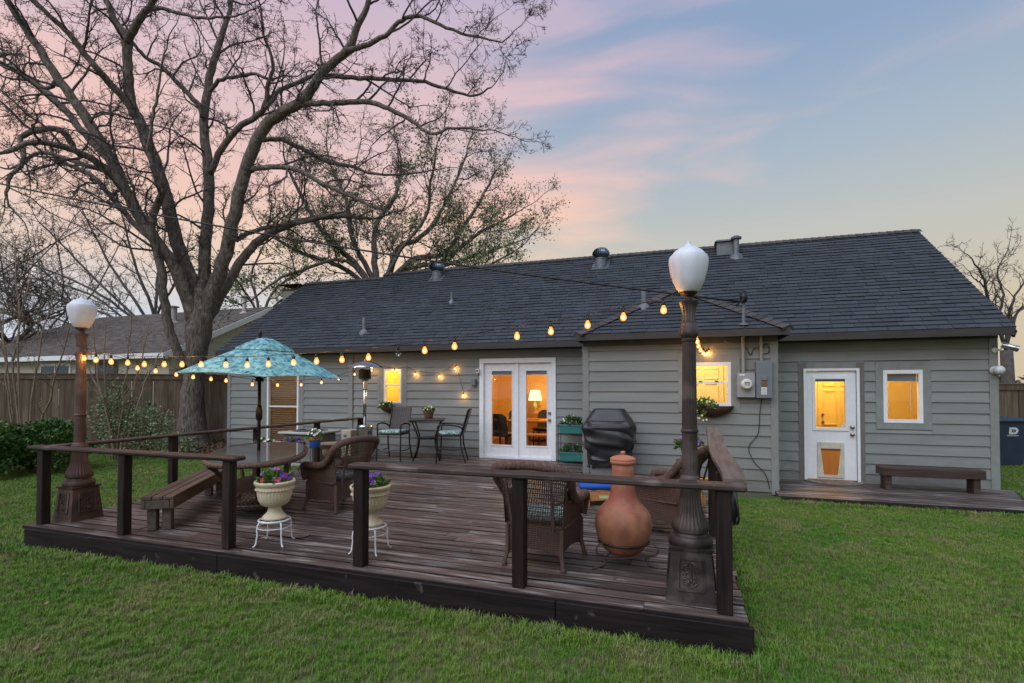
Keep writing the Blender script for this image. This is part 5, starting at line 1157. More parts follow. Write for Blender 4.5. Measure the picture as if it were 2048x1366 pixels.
def dchair(loc, rz, label):
    c_ = thing('dining_chair', label, 'chair', loc, rz); MB().cbox(-.24, .24, -.23, .22, .40, .50, .03).build('seat', NAVY, c_, smooth=True)
    n = 10; vs = []
    for j in range(n + 1):
        v = j / n
        for i in range(9): u = -1 + i / 4; wd = .25 * (1 if v < .8 else math.sqrt(max(.05, 1 - ((v - .8) / .2) ** 2 * .75))); vs.append((u * wd, .22 + .10 * v - .05 * u * u, .42 + .52 * v))
    b0 = len(vs); vs += [(x, y + .05, z) for x, y, z in vs]; fs = [(j * 9 + i, j * 9 + i + 1, j * 9 + i + 10, j * 9 + i + 9) for j in range(n) for i in range(8)]; fs += [tuple(b0 + k for k in f[::-1]) for f in fs]
    MB().add(vs, fs).build('backrest', NAVY, c_, smooth=True)
    MB().tube([(.03 * math.cos(a), .345, .80 + .03 * math.sin(a)) for a in [i * math.pi / 8 for i in range(16)]], .006, 5, closed=True).build('ring_pull', NICK, c_)
    for (x, y) in ((-.2, -.19), (.2, -.19), (-.2, .2), (.2, .2)): MB().cbox(x - .02, x + .02, y - .02, y + .02, 0, .40, .003).build('leg', BLACKM, c_)
dchair((-4.10, 11.45, .2), R(168), 'black upholstered dining chair with ring pull just inside the left door'); dchair((-4.35, 13.2, .2), R(8), 'dark dining chair on the far side of the indoor table, left'); dchair((-3.60, 13.25, .2), R(-6), 'dark dining chair on the far side of the indoor table, right')
sb = thing('sideboard', 'low wooden sideboard under the lit lamp indoors', 'sideboard', (-4.1, 14.25, .2)); MB().cbox(-.5, .5, -.22, .22, .08, .82, .01).build('case', ORWOOD, sb)
for (x, y) in ((-.44, -.16), (.44, -.16), (-.44, .16), (.44, .16)): MB().box(x - .025, x + .025, y - .025, y + .025, 0, .079).build('foot', ORWOOD, sb)
tl = thing('table_lamp', 'lit table lamp with pale shade behind the french doors', 'lamp', (-4.10, 14.2, 1.022))
MB().lathe([(.08, 0), (.085, .02), (.03, .04), (.06, .10), (.075, .18), (.05, .26), (.018, .30), (.015, .38)], 20).build('base', M('pale_ceramic', (.6, .55, .45), rough=.3), tl, smooth=35)
MB().lathe([(.20, .36), (.135, .66)], 32).build('shade', emis('lit_shade', (1.0, .74, .36), 2.2), tl, smooth=35)
for (x, lb) in ((-4.75, 'left of the two framed pictures on the dining room wall'), (-3.25, 'right of the two framed pictures on the dining room wall')):
    f_ = thing('picture_frame', lb, 'picture', (x, 14.57, 1.75)); MB().cbox(-.15, .15, -.012, .012, -.2, .2, .004).build('frame', M('brown_frame', (.10, .05, .025), rough=.5), f_); MB().box(-.12, .12, -.016, -.0125, -.17, .17).build('print', M('faded_print', (.35, .28, .18), (.2, .16, .11), scale=(12, 12, 12), rough=.6), f_)
# ================================================================ trees
def rvec(r): return Vector((r.gauss(0, 1), r.gauss(0, 1), r.gauss(0, 1)))
def branch(mb, p, d, L_, rad, lvl, r, spec, ends=None):
    """wiggly tapering shoot with side shoots; spec[lvl] = (segments, sides, wiggle, lift, children, child length, child radius)"""
    ns, sides, wig, lift, nch, cl, cr = spec[lvl]; pts = [Vector(p)]; rad_ = [rad]; d = Vector(d).normalized(); st = L_ / ns
    for i in range(ns):
        d = (d + rvec(r) * wig + Vector((0, 0, lift))).normalized(); pts.append(pts[-1] + d * st); rad_.append(rad * (1 - .78 * (i + 1) / ns))
    mb.tube(pts, rad_, sides, cap=False)
    if ends is not None and lvl >= len(spec) - 2: ends.append((pts[-1], d)); ends.append((pts[len(pts) // 2], d))
    if lvl + 1 < len(spec):
        for k in range(nch):
            t_ = r.uniform(.18, 1.0); i = min(int(t_ * ns), ns - 1); f = t_ * ns - i; q = pts[i].lerp(pts[i + 1], min(f, 1)); dd = (pts[i + 1] - pts[i]).normalized()
            s_ = dd.cross(rvec(r)).normalized(); nd = (dd * r.uniform(.35, .9) + s_ * r.uniform(.6, 1.0)).normalized()
            branch(mb, q, nd, L_ * cl * r.uniform(.55, 1.2) * (1 - .45 * t_), max(rad * cr * (1 - .5 * t_), spec[-1][6]), lvl + 1, r, spec, ends)
def limb_path(pts, d0, d1, r, k=4, jit=.05, wk=.60):
    """pts = [(px, py, width px)]"""
    n = len(pts); out = []
    for i, (x, y, w_) in enumerate(pts):
        dep = d0 + (d1 - d0) * i / max(1, n - 1); out.append((dp(x, y, dep), w_ / 2 * dep / FPX * wk))
    sp = smoothpath(out, k); return [(p + rvec(r) * (jit * .35 if 0 < i < len(sp) - 1 else 0), q) for i, (p, q) in enumerate(sp)]
def along(mb, path, r, spec, step, len_fn, lvl=0, start=.12, ends=None, up=.25):
    acc = 0; tot = sum((path[i + 1][0] - path[i][0]).length for i in range(len(path) - 1)); s_ = 0
    for i in range(len(path) - 1):
        a, b_ = path[i], path[i + 1]; seg = b_[0] - a[0]; l = seg.length; acc += l; s_ += l
        if s_ / tot < start: acc = 0; continue
        while acc > step:
            acc -= step * r.uniform(.7, 1.3); d = seg.normalized(); sd_ = d.cross(rvec(r)).normalized(); f = s_ / tot
            nd = (d * r.uniform(.3, .9) + sd_ * r.uniform(.5, 1) + Vector((0, 0, up))).normalized()
            branch(mb, a[0].lerp(b_[0], r.random()), nd, len_fn(f) * r.uniform(.5, 1.25), min(b_[1] * .5, .036), lvl, r, spec, ends)
r = random.Random(77)
SPEC = [(10, 5, .22, .02, 9, .52, .5), (7, 4, .28, .01, 6, .50, .55), (4, 3, .26, .0, 3, .55, .6), (3, 3, .22, 0, 0, 0, .0065)]
big = thing('bare_tree', 'huge bare spreading tree with thick trunk beside the left fence', 'tree', tuple(dp(388, 888, 15.2).to_2d()) + (0,), world=True)
TD = 15.2
trunk = [(388, 900, 80), (386, 872, 56), (385, 800, 41), (389, 740, 38), (394, 690, 42), (397, 650, 48), (398, 615, 40), (399, 585, 26), (400, 560, 10)]
tp_ = limb_path(trunk, TD, TD, r, 4, .02, 1.0)
m_ = MB(); n = 20; pts = [p for p, _ in tp_]; m_.tube(pts, [q for _, q in tp_], 22)
m_.v = [tuple(Vector(v) + Vector((math.sin(v[2] * 7 + v[0] * 9), math.cos(v[2] * 6 + v[1] * 8), 0)) * .018) for v in m_.v]
m_.build('trunk', BARK, big, smooth=True)
LIMBS = [  # (points in photo columns/rows with width, start depth, end depth)
 ([(372, 735, 30), (352, 700, 30), (335, 650, 30), (327, 600, 28), (322, 545, 27), (306, 490, 26), (300, 440, 25), (312, 400, 23), (322, 370, 20), (310, 340, 17), (292, 305, 12), (296, 240, 10), (306, 180, 8), (318, 100, 6)], 15.0, 13.4),
 ([(385, 640, 44), (370, 590, 42), (345, 530, 40), (300, 470, 38), (255, 395, 36), (215, 315, 34), (170, 240, 32), (122, 172, 29), (65, 90, 25), (15, 15, 22), (-20, -40, 18)], 15.1, 13.0),
 ([(262, 410, 26), (222, 352, 25), (180, 316, 23), (140, 297, 22), (100, 285, 19), (55, 280, 17), (0, 300, 14)], 14.6, 12.5),
 ([(140, 297, 20), (125, 268, 20), (98, 252, 19), (65, 256, 18), (30, 270, 16), (38, 305, 14), (32, 330, 13), (12, 350, 12), (5, 390, 9)], 14.2, 12.8),
 ([(245, 385, 20), (215, 345, 18), (160, 325, 16), (120, 312, 14), (70, 300, 12), (35, 325, 11)], 14.6, 15.6),
 ([(300, 480, 18), (260, 440, 18), (215, 390, 17), (180, 350, 16), (140, 330, 13), (100, 310, 11)], 14.8, 16.6),
 ([(392, 610, 46), (372, 540, 44), (345, 465, 42), (325, 385, 40), (300, 315, 38), (272, 240, 35), (255, 205, 33), (247, 150, 31), (243, 95, 29), (238, 60, 27), (215, 25, 22), (198, -20, 18)], 15.3, 14.4),
 ([(260, 215, 26), (230, 180, 24), (205, 155, 23), (185, 130, 22), (150, 90, 20), (118, 50, 18), (85, 20, 16), (40, -20, 14)], 14.8, 13.2),
 ([(242, 75, 25), (256, 50, 24), (272, 22, 22), (286, 5, 19), (300, -20, 17)], 14.6, 14.0),
 ([(284, 8, 12), (310, 5, 12), (345, 14, 11), (385, 23, 10), (425, 24, 8), (470, 18, 6)], 14.5, 13.6),
 ([(165, 240, 22), (120, 172, 20), (105, 150, 14), (88, 170, 12), (60, 160, 11), (20, 130, 10), (-10, 118, 9)], 14.2, 14.8),
 ([(215, 320, 24), (170, 275, 22), (125, 220, 21), (60, 160, 20), (0, 125, 17), (-30, 110, 15)], 14.7, 16.4),
 ([(402, 640, 40), (404, 560, 38), (408, 480, 36), (412, 400, 34), (410, 330, 32), (402, 260, 28), (406, 190, 26), (416, 130, 23), (432, 70, 19), (448, 20, 15), (455, -30, 12)], 15.4, 16.2),
 ([(398, 230, 18), (388, 200, 17), (352, 165, 15), (315, 125, 14), (280, 105, 12), (255, 75, 10)], 15.6, 15.0),
 ([(415, 345, 20), (440, 290, 20), (470, 250, 19), (505, 228, 18), (525, 205, 16), (530, 160, 13), (540, 120, 11), (520, 60, 9), (515, 10, 7)], 15.4, 14.2),
 ([(410, 180, 14), (430, 155, 13), (465, 145, 12), (500, 140, 10), (530, 150, 9)], 15.9, 15.2),
 ([(405, 640, 46), (425, 575, 44), (448, 505, 42), (466, 425, 40), (482, 350, 38), (503, 290, 37), (528, 245, 36), (558, 220, 34), (600, 195, 32), (625, 160, 30), (650, 125, 28), (690, 92, 26), (708, 50, 22), (728, 5, 18), (738, -30, 14)], 15.3, 13.6),
 ([(585, 205, 20), (630, 200, 19), (680, 198, 18), (735, 197, 17), (775, 212, 15), (822, 236, 13), (862, 262, 11), (905, 250, 9), (965, 256, 6)], 14.4, 13.2),
 ([(640, 145, 16), (685, 146, 15), (750, 150, 14), (820, 153, 12), (875, 165, 11), (940, 184, 8), (982, 168, 5)], 14.2, 14.6),
 ([(690, 92, 18), (735, 78, 17), (775, 55, 15), (800, 30, 14), (840, 22, 12), (890, 45, 10), (945, 62, 8), (1005, 72, 5), (1030, 50, 3)], 13.8, 13.0),
 ([(480, 352, 18), (505, 335, 18), (545, 330, 17), (590, 335, 16), (640, 362, 15), (690, 385, 12), (745, 412, 8)], 15.0, 13.8),
 ([(512, 275, 16), (560, 275, 15), (610, 298, 14), (655, 320, 13), (700, 328, 11), (735, 342, 9), (800, 346, 7), (870, 335, 4)], 15.0, 15.8),
 ([(405, 655, 36), (432, 605, 33), (465, 545, 31), (490, 505, 28), (530, 468, 25), (580, 448, 22), (640, 432, 19), (690, 430, 15), (740, 436, 10)], 15.4, 17.0),
 ([(468, 480, 16), (500, 462, 15), (545, 450, 14), (610, 440, 12), (660, 428, 10)], 15.2, 16.0),
 ([(525, 210, 14), (560, 170, 14), (610, 150, 13), (655, 130, 12)], 14.6, 15.4)]
tw = MB()
for k, (pts, d0, d1) in enumerate(LIMBS):
    path = limb_path(pts, d0, d1, r, 4, .035); lm = MB(); lm.tube([p for p, _ in path], [q for _, q in path], 10); lm.build('limb', BARK, big, smooth=True)
    along(tw, path, r, SPEC, .58, lambda f: 2.7 - .7 * f, 0, .15)
    branch(tw, path[-1][0], path[-1][0] - path[-3][0], 1.8, path[-1][1] * .8, 0, r, SPEC)
tw.build('twig_mass', TWIG, big, kind='stuff')
print('big twigs', len(tw.f))
# ---- generic tree from boughs
def bough_tree(name, label, base, depth, boughs, spec, step, length, seed, bark, twig, leaf=None, nleaf=0, lsz=.1, group=None, stem_w=20, sides=8, twigl=1.0):
    r = random.Random(seed); t_ = thing(name, label, 'tree', tuple(dp(base[0], base[1], depth).to_2d()) + (0,), world=True, group=group)
    b0 = dp(base[0], base[1], depth); g0 = Vector((b0.x, b0.y, 0)); tb_ = MB(); q = stem_w / 2 * depth / FPX
    tb_.tube([g0, g0.lerp(b0, .5) + Vector((.05, 0, 0)), b0], [q * 1.25, q * 1.05, q], 12).build('trunk', bark, t_, smooth=True)
    tw_ = MB(); ends = []
    for pts in boughs:
        off = r.uniform(-3, 3); p_ = limb_path([(base[0], base[1], pts[0][2])] + list(pts), depth, depth + off, r, 4, .06); lb = MB(); lb.tube([p for p, _ in p_], [w_ for _, w_ in p_], sides); lb.build('limb', bark, t_, smooth=True)
        along(tw_, p_, r, spec, step, lambda f: length * (1.1 - .4 * f), 0, .2, ends); branch(tw_, p_[-1][0], p_[-1][0] - p_[-3][0], length, max(p_[-1][1] * .8, .012), 0, r, spec, ends)
    tw_.build('twig_mass', twig, t_, kind='stuff')
    if leaf:
        lf = MB()
        for i in range(nleaf):
            p, d = r.choice(ends); q = p + rvec(r) * .16; d = (rvec(r) + Vector((0, 0, -.3))).normalized(); s_ = d.cross(rvec(r)).normalized(); l = lsz * r.uniform(.6, 1.3)
            lf.add([q, q + d * l * .5 + s_ * l * .32, q + d * l, q + d * l * .5 - s_ * l * .32], [(0, 1, 2, 3)])
        lf.build('leaf_mass', leaf, t_, kind='stuff')
    print(name, len(tw_.f)); return t_
S2 = [(9, 5, .16, .08, 11, .52, .5), (6, 3, .20, .07, 8, .5, .6), (3, 3, .2, .05, 0, 0, .009)]
bough_tree('leafing_tree', 'spreading tree with sparse spring leaves behind the house roof', (752, 590), 24, [
  [(700, 545, 16), (650, 520, 15), (600, 505, 12), (540, 470, 8)], [(715, 535, 20), (660, 480, 17), (628, 440, 15), (600, 390, 12), (570, 330, 8)], [(735, 540, 18), (700, 470, 16), (690, 400, 13), (660, 330, 9)],
  [(750, 540, 22), (745, 480, 18), (760, 430, 15), (790, 390, 12), (800, 320, 8)], [(780, 540, 22), (795, 495, 19), (830, 480, 16), (870, 440, 13), (900, 380, 10), (930, 310, 7)], [(800, 540, 20), (830, 515, 18), (890, 505, 15), (920, 460, 12), (960, 400, 9), (990, 340, 6)],
  [(820, 535, 16), (890, 520, 14), (950, 470, 11), (995, 445, 8), (1030, 425, 5)], [(840, 545, 14), (920, 520, 12), (980, 500, 9), (1040, 480, 5)], [(800, 500, 12), (850, 430, 11), (860, 360, 9), (870, 300, 6)], [(690, 520, 12), (600, 540, 11), (550, 560, 8), (500, 600, 5)], [(900, 540, 12), (970, 530, 9), (1020, 505, 5)]],
  S2, .50, 2.5, 301, BARK, TWIG, SPRING, 19000, .11, stem_w=46)
S3 = [(8, 4, .10, .05, 6, .5, .5), (5, 3, .16, .05, 4, .5, .6), (3, 3, .16, .03, 0, 0, .013)]
BT = 'bare trees beyond the neighbouring roof'
bough_tree('bare_tree', 'bare vase-shaped tree fanning left above the neighbouring roof', (305, 668), 33, [
  [(270, 640, 9), (200, 590, 8), (120, 550, 6), (30, 520, 4)], [(265, 630, 9), (190, 560, 8), (130, 500, 6), (70, 440, 4)], [(280, 620, 10), (230, 550, 8), (190, 480, 6), (160, 420, 4)], [(300, 610, 10), (270, 540, 8), (250, 470, 6), (235, 410, 4)], [(310, 600, 10), (315, 530, 8), (325, 470, 6), (330, 430, 4)],
  [(250, 645, 8), (160, 610, 7), (60, 590, 5), (-20, 580, 4)], [(320, 610, 8), (350, 560, 7), (370, 500, 5)], [(260, 645, 8), (180, 590, 7), (90, 560, 5), (10, 555, 4)]], S3, .8, 2.6, 302, TWIG, TWIG, group=BT, stem_w=18)
bough_tree('bare_tree', 'bare tree showing between the big trunk and our roof', (520, 640), 31, [
  [(500, 600, 8), (470, 560, 7), (440, 520, 5)], [(540, 590, 9), (570, 560, 7), (600, 540, 5)], [(510, 590, 9), (500, 550, 7), (520, 500, 5)], [(480, 610, 7), (440, 590, 6), (400, 560, 4)], [(560, 600, 7), (610, 585, 6), (650, 575, 4)]], S3, .6, 2.2, 303, TWIG, TWIG, SPRING, 2500, .15, group=BT, stem_w=16)
THK = M('thicket_bark', (.10, .078, .066), (.07, .055, .048), rough=.9)
for (bx, by, dep, sd_, lab) in ((20, 690, 27, 311, 'brown leafless thicket tree at the far left edge above the fence'), (85, 690, 36, 312, 'brown leafless thicket tree behind the left lamp globe')):
    rr_ = random.Random(sd_)
    bough_tree('bare_tree', lab, (bx, by), dep, [[(bx + rr_.uniform(-60, 60), by - 40, 6), (bx + rr_.uniform(-120, 120), by - 90, 5), (bx + rr_.uniform(-150, 150), by - rr_.uniform(110, 230), 3)] for i in range(9)], S3, .5, 2.4, sd_, THK, THK, group=BT, stem_w=12)
bough_tree('bare_tree', 'bare pale tree beyond the right gable of the house', (2014, 700), 23, [
  [(1998, 650, 12), (1980, 600, 9), (1972, 560, 7), (1950, 520, 4), (1935, 505, 2)], [(2000, 640, 10), (2010, 590, 7), (2000, 540, 5), (2020, 500, 3)], [(2020, 640, 10), (2030, 600, 7), (2055, 560, 5), (2080, 520, 3)], [(2025, 660, 9), (2040, 620, 7), (2070, 600, 5), (2100, 560, 3)], [(1975, 580, 5), (1955, 560, 4), (1940, 540, 2)]],
  [(7, 5, .16, .04, 6, .5, .5), (5, 3, .22, .04, 4, .5, .6), (3, 3, .2, .02, 0, 0, .010)], .4, 1.5, 304, TWIG, TWIG, stem_w=20)
# far tree line closing the horizon
rr_ = random.Random(9); m_ = MB()
for (a0, a1, d0, hh) in ((-600, 640, 60, 6.5), (1900, 2800, 42, 4.6)):
    for i in range(5200):
        px = rr_.uniform(a0, a1); dep = d0 * rr_.uniform(.9, 1.4); b_ = dp(px, 776, dep); top = hh * (.75 + .25 * math.sin(px * .021) + .12 * math.sin(px * .067)) * rr_.random() ** .7
        p = Vector((b_.x, b_.y, top)); d = (rvec(rr_) + Vector((0, 0, .8))).normalized(); s_ = d.cross(rvec(rr_)).normalized(); l = rr_.uniform(.3, .9)
        m_.add([p, p + d * l * .5 + s_ * .10, p + d * l, p + d * l * .5 - s_ * .10], [(0, 1, 2, 3)])
o = m_.build('treeline', M('far_scrub', (.075, .068, .052), (.05, .055, .035), rough=.9, rand=.3, island=True)); o['kind'] = 'stuff'; tag(o, 'distant leafless scrub and treetops beyond the fences', 'tree line')
# ================================================================ shrubs by the left fence
def shrub(name, label, c, rx, ry, h, n, sz, mat, seed, fill=.6, stems=6, group=None):
    r = random.Random(seed); t_ = thing(name, label, 'shrub', (c[0], c[1], 0), group=group); st = MB()
    for i in range(stems): a = r.uniform(0, 6.28); st.tube([(.1 * math.cos(a), .1 * math.sin(a), 0), (rx * .35 * math.cos(a), ry * .35 * math.sin(a), h * .45), (rx * .6 * math.cos(a), ry * .6 * math.sin(a), h * .8)], [.022, .015, .006], 5)
    st.build('stem', TWIGL, t_, kind='stuff'); lf = MB()
    for i in range(n):
        a = r.uniform(0, 6.283); cz = r.uniform(-.75, 1); q = math.sqrt(1 - cz * cz) * (.85 + .3 * math.sin(a * 3 + seed) * math.cos(cz * 5)); k = fill + (1 - fill) * r.random() ** .5
        p = Vector((rx * q * k * math.cos(a), ry * q * k * math.sin(a), max(.02, h * .5 + h * .5 * cz * k + .06 * math.sin(a * 5)))); d = (Vector((math.cos(a) * q, math.sin(a) * q, cz * .7 + .3)) + rvec(r) * .6).normalized(); s_ = d.cross(rvec(r)).normalized(); l = sz * r.uniform(.6, 1.3)
        lf.add([p, p + d * l * .5 + s_ * l * .33, p + d * l, p + d * l * .5 - s_ * l * .33], [(0, 1, 2, 3)])
    lf.build('leaf_mass', mat, t_, kind='stuff')
shrub('boxwood_shrub', 'dense dark green boxwood at the left edge by the fence', (-12.95, 6.0), 1.15, .85, 1.10, 8500, .075, HEDGE, 401)
shrub('boxwood_shrub', 'dense dark green boxwood between the left edge and the left lamp post', (-12.45, 6.95), .80, .7, 1.05, 6000, .07, HEDGE, 402)
shrub('variegated_shrub', 'tall loose pale variegated shrub right of the left lamp post', (-13.2, 8.75), .55, .5, 1.95, 2300, .065, VARIE, 404, fill=.15)
shrub('variegated_shrub', 'spreading pale variegated shrub low before the fence', (-12.55, 9.05), .75, .55, 1.35, 2600, .06, VARIE, 405, fill=.15)
shrub('variegated_shrub', 'small trailing variegated shrub nearest the left railing', (-11.75, 9.15), .6, .45, .70, 1300, .055, VARIE, 406, fill=.25)
shrub('sapling', 'thin green sapling between the variegated shrub and the big trunk', (-13.85, 10.05), .28, .25, 1.5, 260, .09, LEAF, 407, fill=.1)
# bare multi-stem crape myrtles
def myrtle(label, base, depth, tops, seed):
    r = random.Random(seed); g0 = dp(base, 900, depth); g0.z = 0; t_ = thing('crape_myrtle', label, 'tree', tuple(g0), world=True, group='bare crape myrtles before the left fence'); tw_ = MB()
    sp_ = [(6, 4, .14, .08, 5, .5, .55), (4, 3, .2, .05, 2, .5, .6), (3, 3, .2, .05, 0, 0, .006)]
    for (x, y) in tops:
        e = dp(x, y, depth + r.uniform(-.7, .7)); mid = g0.lerp(e, .45) + Vector((r.uniform(-.2, .2), r.uniform(-.2, .2), .35)); pth = smoothpath([(g0 + rvec(r) * .06, .026), (mid, .019), (e, .009)], 6); pth = [(p + rvec(r) * .018, q) for p, q in pth]; pth[0] = (Vector((pth[0][0].x, pth[0][0].y, 0)), .026)
        s_ = MB(); s_.tube([p for p, _ in pth], [q for _, q in pth], 6); s_.build('stem', TWIGL, t_, smooth=True); along(tw_, pth, r, sp_, .33, lambda f: .9, 0, .35)
    tw_.build('twig_mass', TWIGL, t_, kind='stuff')
myrtle('bare pale-stemmed crape myrtle at the far left before the fence', 50, 11.5, [(-20, 520), (25, 470), (60, 540), (110, 560), (5, 610), (140, 640)], 501)
myrtle('bare pale-stemmed crape myrtle just right of the left lamp post', 240, 12.3, [(180, 640), (215, 600), (262, 610), (300, 640), (330, 690), (150, 700)], 502)
# fallen leaves under the big tree
rr_ = random.Random(15); m_ = MB()
for i in range(3800):
    p = Vector((rr_.uniform(-15.5, -11.6), 0, .01)); p.y = rr_.uniform(9.9, 12.9) ; l = rr_.uniform(.05, .12); d = Vector((rr_.uniform(-1, 1), rr_.uniform(-1, 1), rr_.uniform(0, .7))).normalized(); s_ = d.cross(rvec(rr_)).normalized()
    p.z += rr_.random() ** 3 * .10
    m_.add([p, p + d * l * .5 + s_ * l * .3, p + d * l, p + d * l * .5 - s_ * l * .3], [(0, 1, 2, 3)])
o = m_.build('leaf_litter', LITTER); o['kind'] = 'stuff'; tag(o, 'brown fallen leaves under the big tree by the house corner', 'leaf litter')

rr_ = random.Random(91); m_ = MB()
for i in range(150):
    on = i < 50; p = Vector((rr_.uniform(-6.6, .2), rr_.uniform(3.8, 9), DZ + .004)) if on else Vector((rr_.uniform(-7, 6), rr_.uniform(1.2, 3.5), .035)) if i < 90 else Vector((rr_.uniform(.8, 6), rr_.uniform(3.5, 8.5), .035))
    a = rr_.uniform(0, 6.28); l = rr_.uniform(.03, .065); d = Vector((math.cos(a), math.sin(a), rr_.uniform(0, .25))); s_ = Vector((-math.sin(a), math.cos(a), rr_.uniform(-.2, .2)))
    m_.add([p, p + d * l * .5 + s_ * l * .3, p + d * l, p + d * l * .5 - s_ * l * .3], [(0, 1, 2, 3)])
o = m_.build('fallen_leaf', LITTER); o['kind'] = 'stuff'; tag(o, 'scattered small dead leaves on the deck boards and lawn', 'leaves')
# ================================================================ string lights
SOCK = M('black_socket', (.012, .012, .012), rough=.5)
BM = MB().lathe([(.010, 0), (.013, -.010), (.021, -.024), (.024, -.038), (.021, -.052), (.012, -.061), (.002, -.064)], 12).mesh('bulb', BULB, smooth=True)
CLEARB = MB().lathe([(.010, 0), (.013, -.010), (.021, -.024), (.024, -.038), (.021, -.052), (.012, -.061), (.002, -.064)], 12).mesh('bulb', glass('clear_bulb_glass', lo=.25), smooth=True)
SK = MB().lathe([(.006, .035), (.014, .03), (.015, 0), (.012, -.002)], 10).mesh('socket', SOCK, smooth=True)
FIL = MB().ball((0, 0, 0), .0115, 8, 1.2).mesh('filament', emis('hot_filament', (1.0, .66, .24), 14), smooth=True)
def strand(label, cable, bulbs, dark=()):
    t_ = thing('string_light', label, 'string light', cable[0], world=True); MB().tube(cable, .0045, 5).build('cable', WIRE, t_)
    for i, p in enumerate(bulbs):
        p = Vector(p); o = inst('bulb', CLEARB if i in dark else BM, t_, p + Vector((0, 0, .035)))
        if i not in dark:
            l_ = bpy.data.lights.new('bulb_light', 'POINT'); l_.energy = 4.5; l_.color = (1.0, .46, .10); l_.shadow_soft_size = .02; lo_ = bpy.data.objects.new('bulb_light', l_); COL.objects.link(lo_); lo_.parent = o; lo_.location = (0, 0, -.04)
        if i not in dark: inst('filament', FIL, o, (0, 0, -.037))
        s_ = inst('socket', SK, o, (0, 0, .001)); c_ = MB().tube([(0, 0, .030), (0, 0, .052)], .003, 4).build('drop_wire', WIRE, o)
A = [(-6.62, 2.085), (-6.42, 2.06), (-6.17, 2.04), (-5.90, 2.02), (-5.64, 2.0), (-5.34, 1.995), (-5.08, 1.99), (-4.81, 1.985), (-4.47, 1.975), (-4.19, 1.97), (-3.92, 1.975), (-3.61, 1.985), (-3.34, 1.995), (-3.05, 2.005), (-2.76, 2.02), (-2.45, 2.05), (-2.18, 2.07), (-1.89, 2.10), (-1.32, 2.17), (-1.03, 2.20), (-.73, 2.24), (-.45, 2.29), (-.15, 2.33)]
strand('string of round bulbs stretched between the two lamp posts', [(-6.68, 4.03, 2.17)] + [(x, 4.03, z + .085) for x, z in A] + [(0.0, 3.99, 2.45)], [(x, 4.03, z) for x, z in A], dark=(15,))
B = [(-6.76, 4.42, 2.06), (-6.8, 4.77, 2.0), (-6.85, 5.05, 1.97), (-6.85, 5.35, 1.93), (-6.86, 5.62, 1.90), (-6.86, 5.92, 1.875), (-6.87, 6.2, 1.855), (-6.87, 6.72, 1.80), (-6.87, 7.28, 1.79), (-6.87, 7.87, 1.80), (-6.87, 8.44, 1.85), (-6.88, 8.99, 1.93), (-6.9, 9.56, 2.04), (-7.0, 10.35, 2.15), (-6.42, 10.42, 2.12), (-5.88, 10.42, 2.05), (-5.26, 10.42, 2.0), (-4.87, 10.42, 2.17), (-4.67, 10.42, 1.57)]
strand('string of round bulbs running back along the left railing and across the house wall', [(-6.7, 4.1, 2.17)] + [(p[0], p[1], p[2] + .085) for p in B[:14]] + [(-6.7, 10.44, 2.24), (-6.42, 10.44, 2.205), (-6.1, 10.44, 2.23), (-5.88, 10.44, 2.135), (-5.55, 10.44, 2.09), (-5.26, 10.44, 2.085), (-5.05, 10.44, 2.18), (-4.86, 10.44, 2.30), (-4.78, 10.44, 1.98), (-4.67, 10.44, 1.655), (-4.55, 10.44, 1.68), (-4.43, 10.44, 1.80)], B)
Cc = [(.06, 4.30, 2.225), (.075, 4.75, 2.245), (.10, 5.3, 2.25), (.13, 5.95, 2.25), (.16, 6.6, 2.25), (.20, 7.25, 2.245), (.25, 7.8, 2.24), (.29, 8.35, 2.25), (.34, 8.85, 2.29), (.38, 9.12, 2.33)]
strand('string of round bulbs running from the right lamp post to the wing wall', [(.04, 4.03, 2.36)] + [(p[0], p[1], p[2] + .085) for p in Cc], Cc)
# ================================================================ service wires
def wire(label, a, b_, sag, rad, n=26):
    a, b_ = Vector(a), Vector(b_); pts = [a.lerp(b_, i / n) - Vector((0, 0, sag * 4 * (i / n) * (1 - i / n))) for i in range(n + 1)]
    o = MB().tube(pts, rad, 6).build('overhead_wire', WIRE, None, smooth=True); tag(o, label, 'wire'); return o
wa = dp(-420, 268, 11)
wire('thick black overhead service wire running down to the weatherhead', wa, (.86, 8.97, 3.13), .30, .017)
wire('thin upper-left overhead wire passing behind the big tree', dp(-300, 480, 18), dp(1300, 640, 11.2), .2, .007)
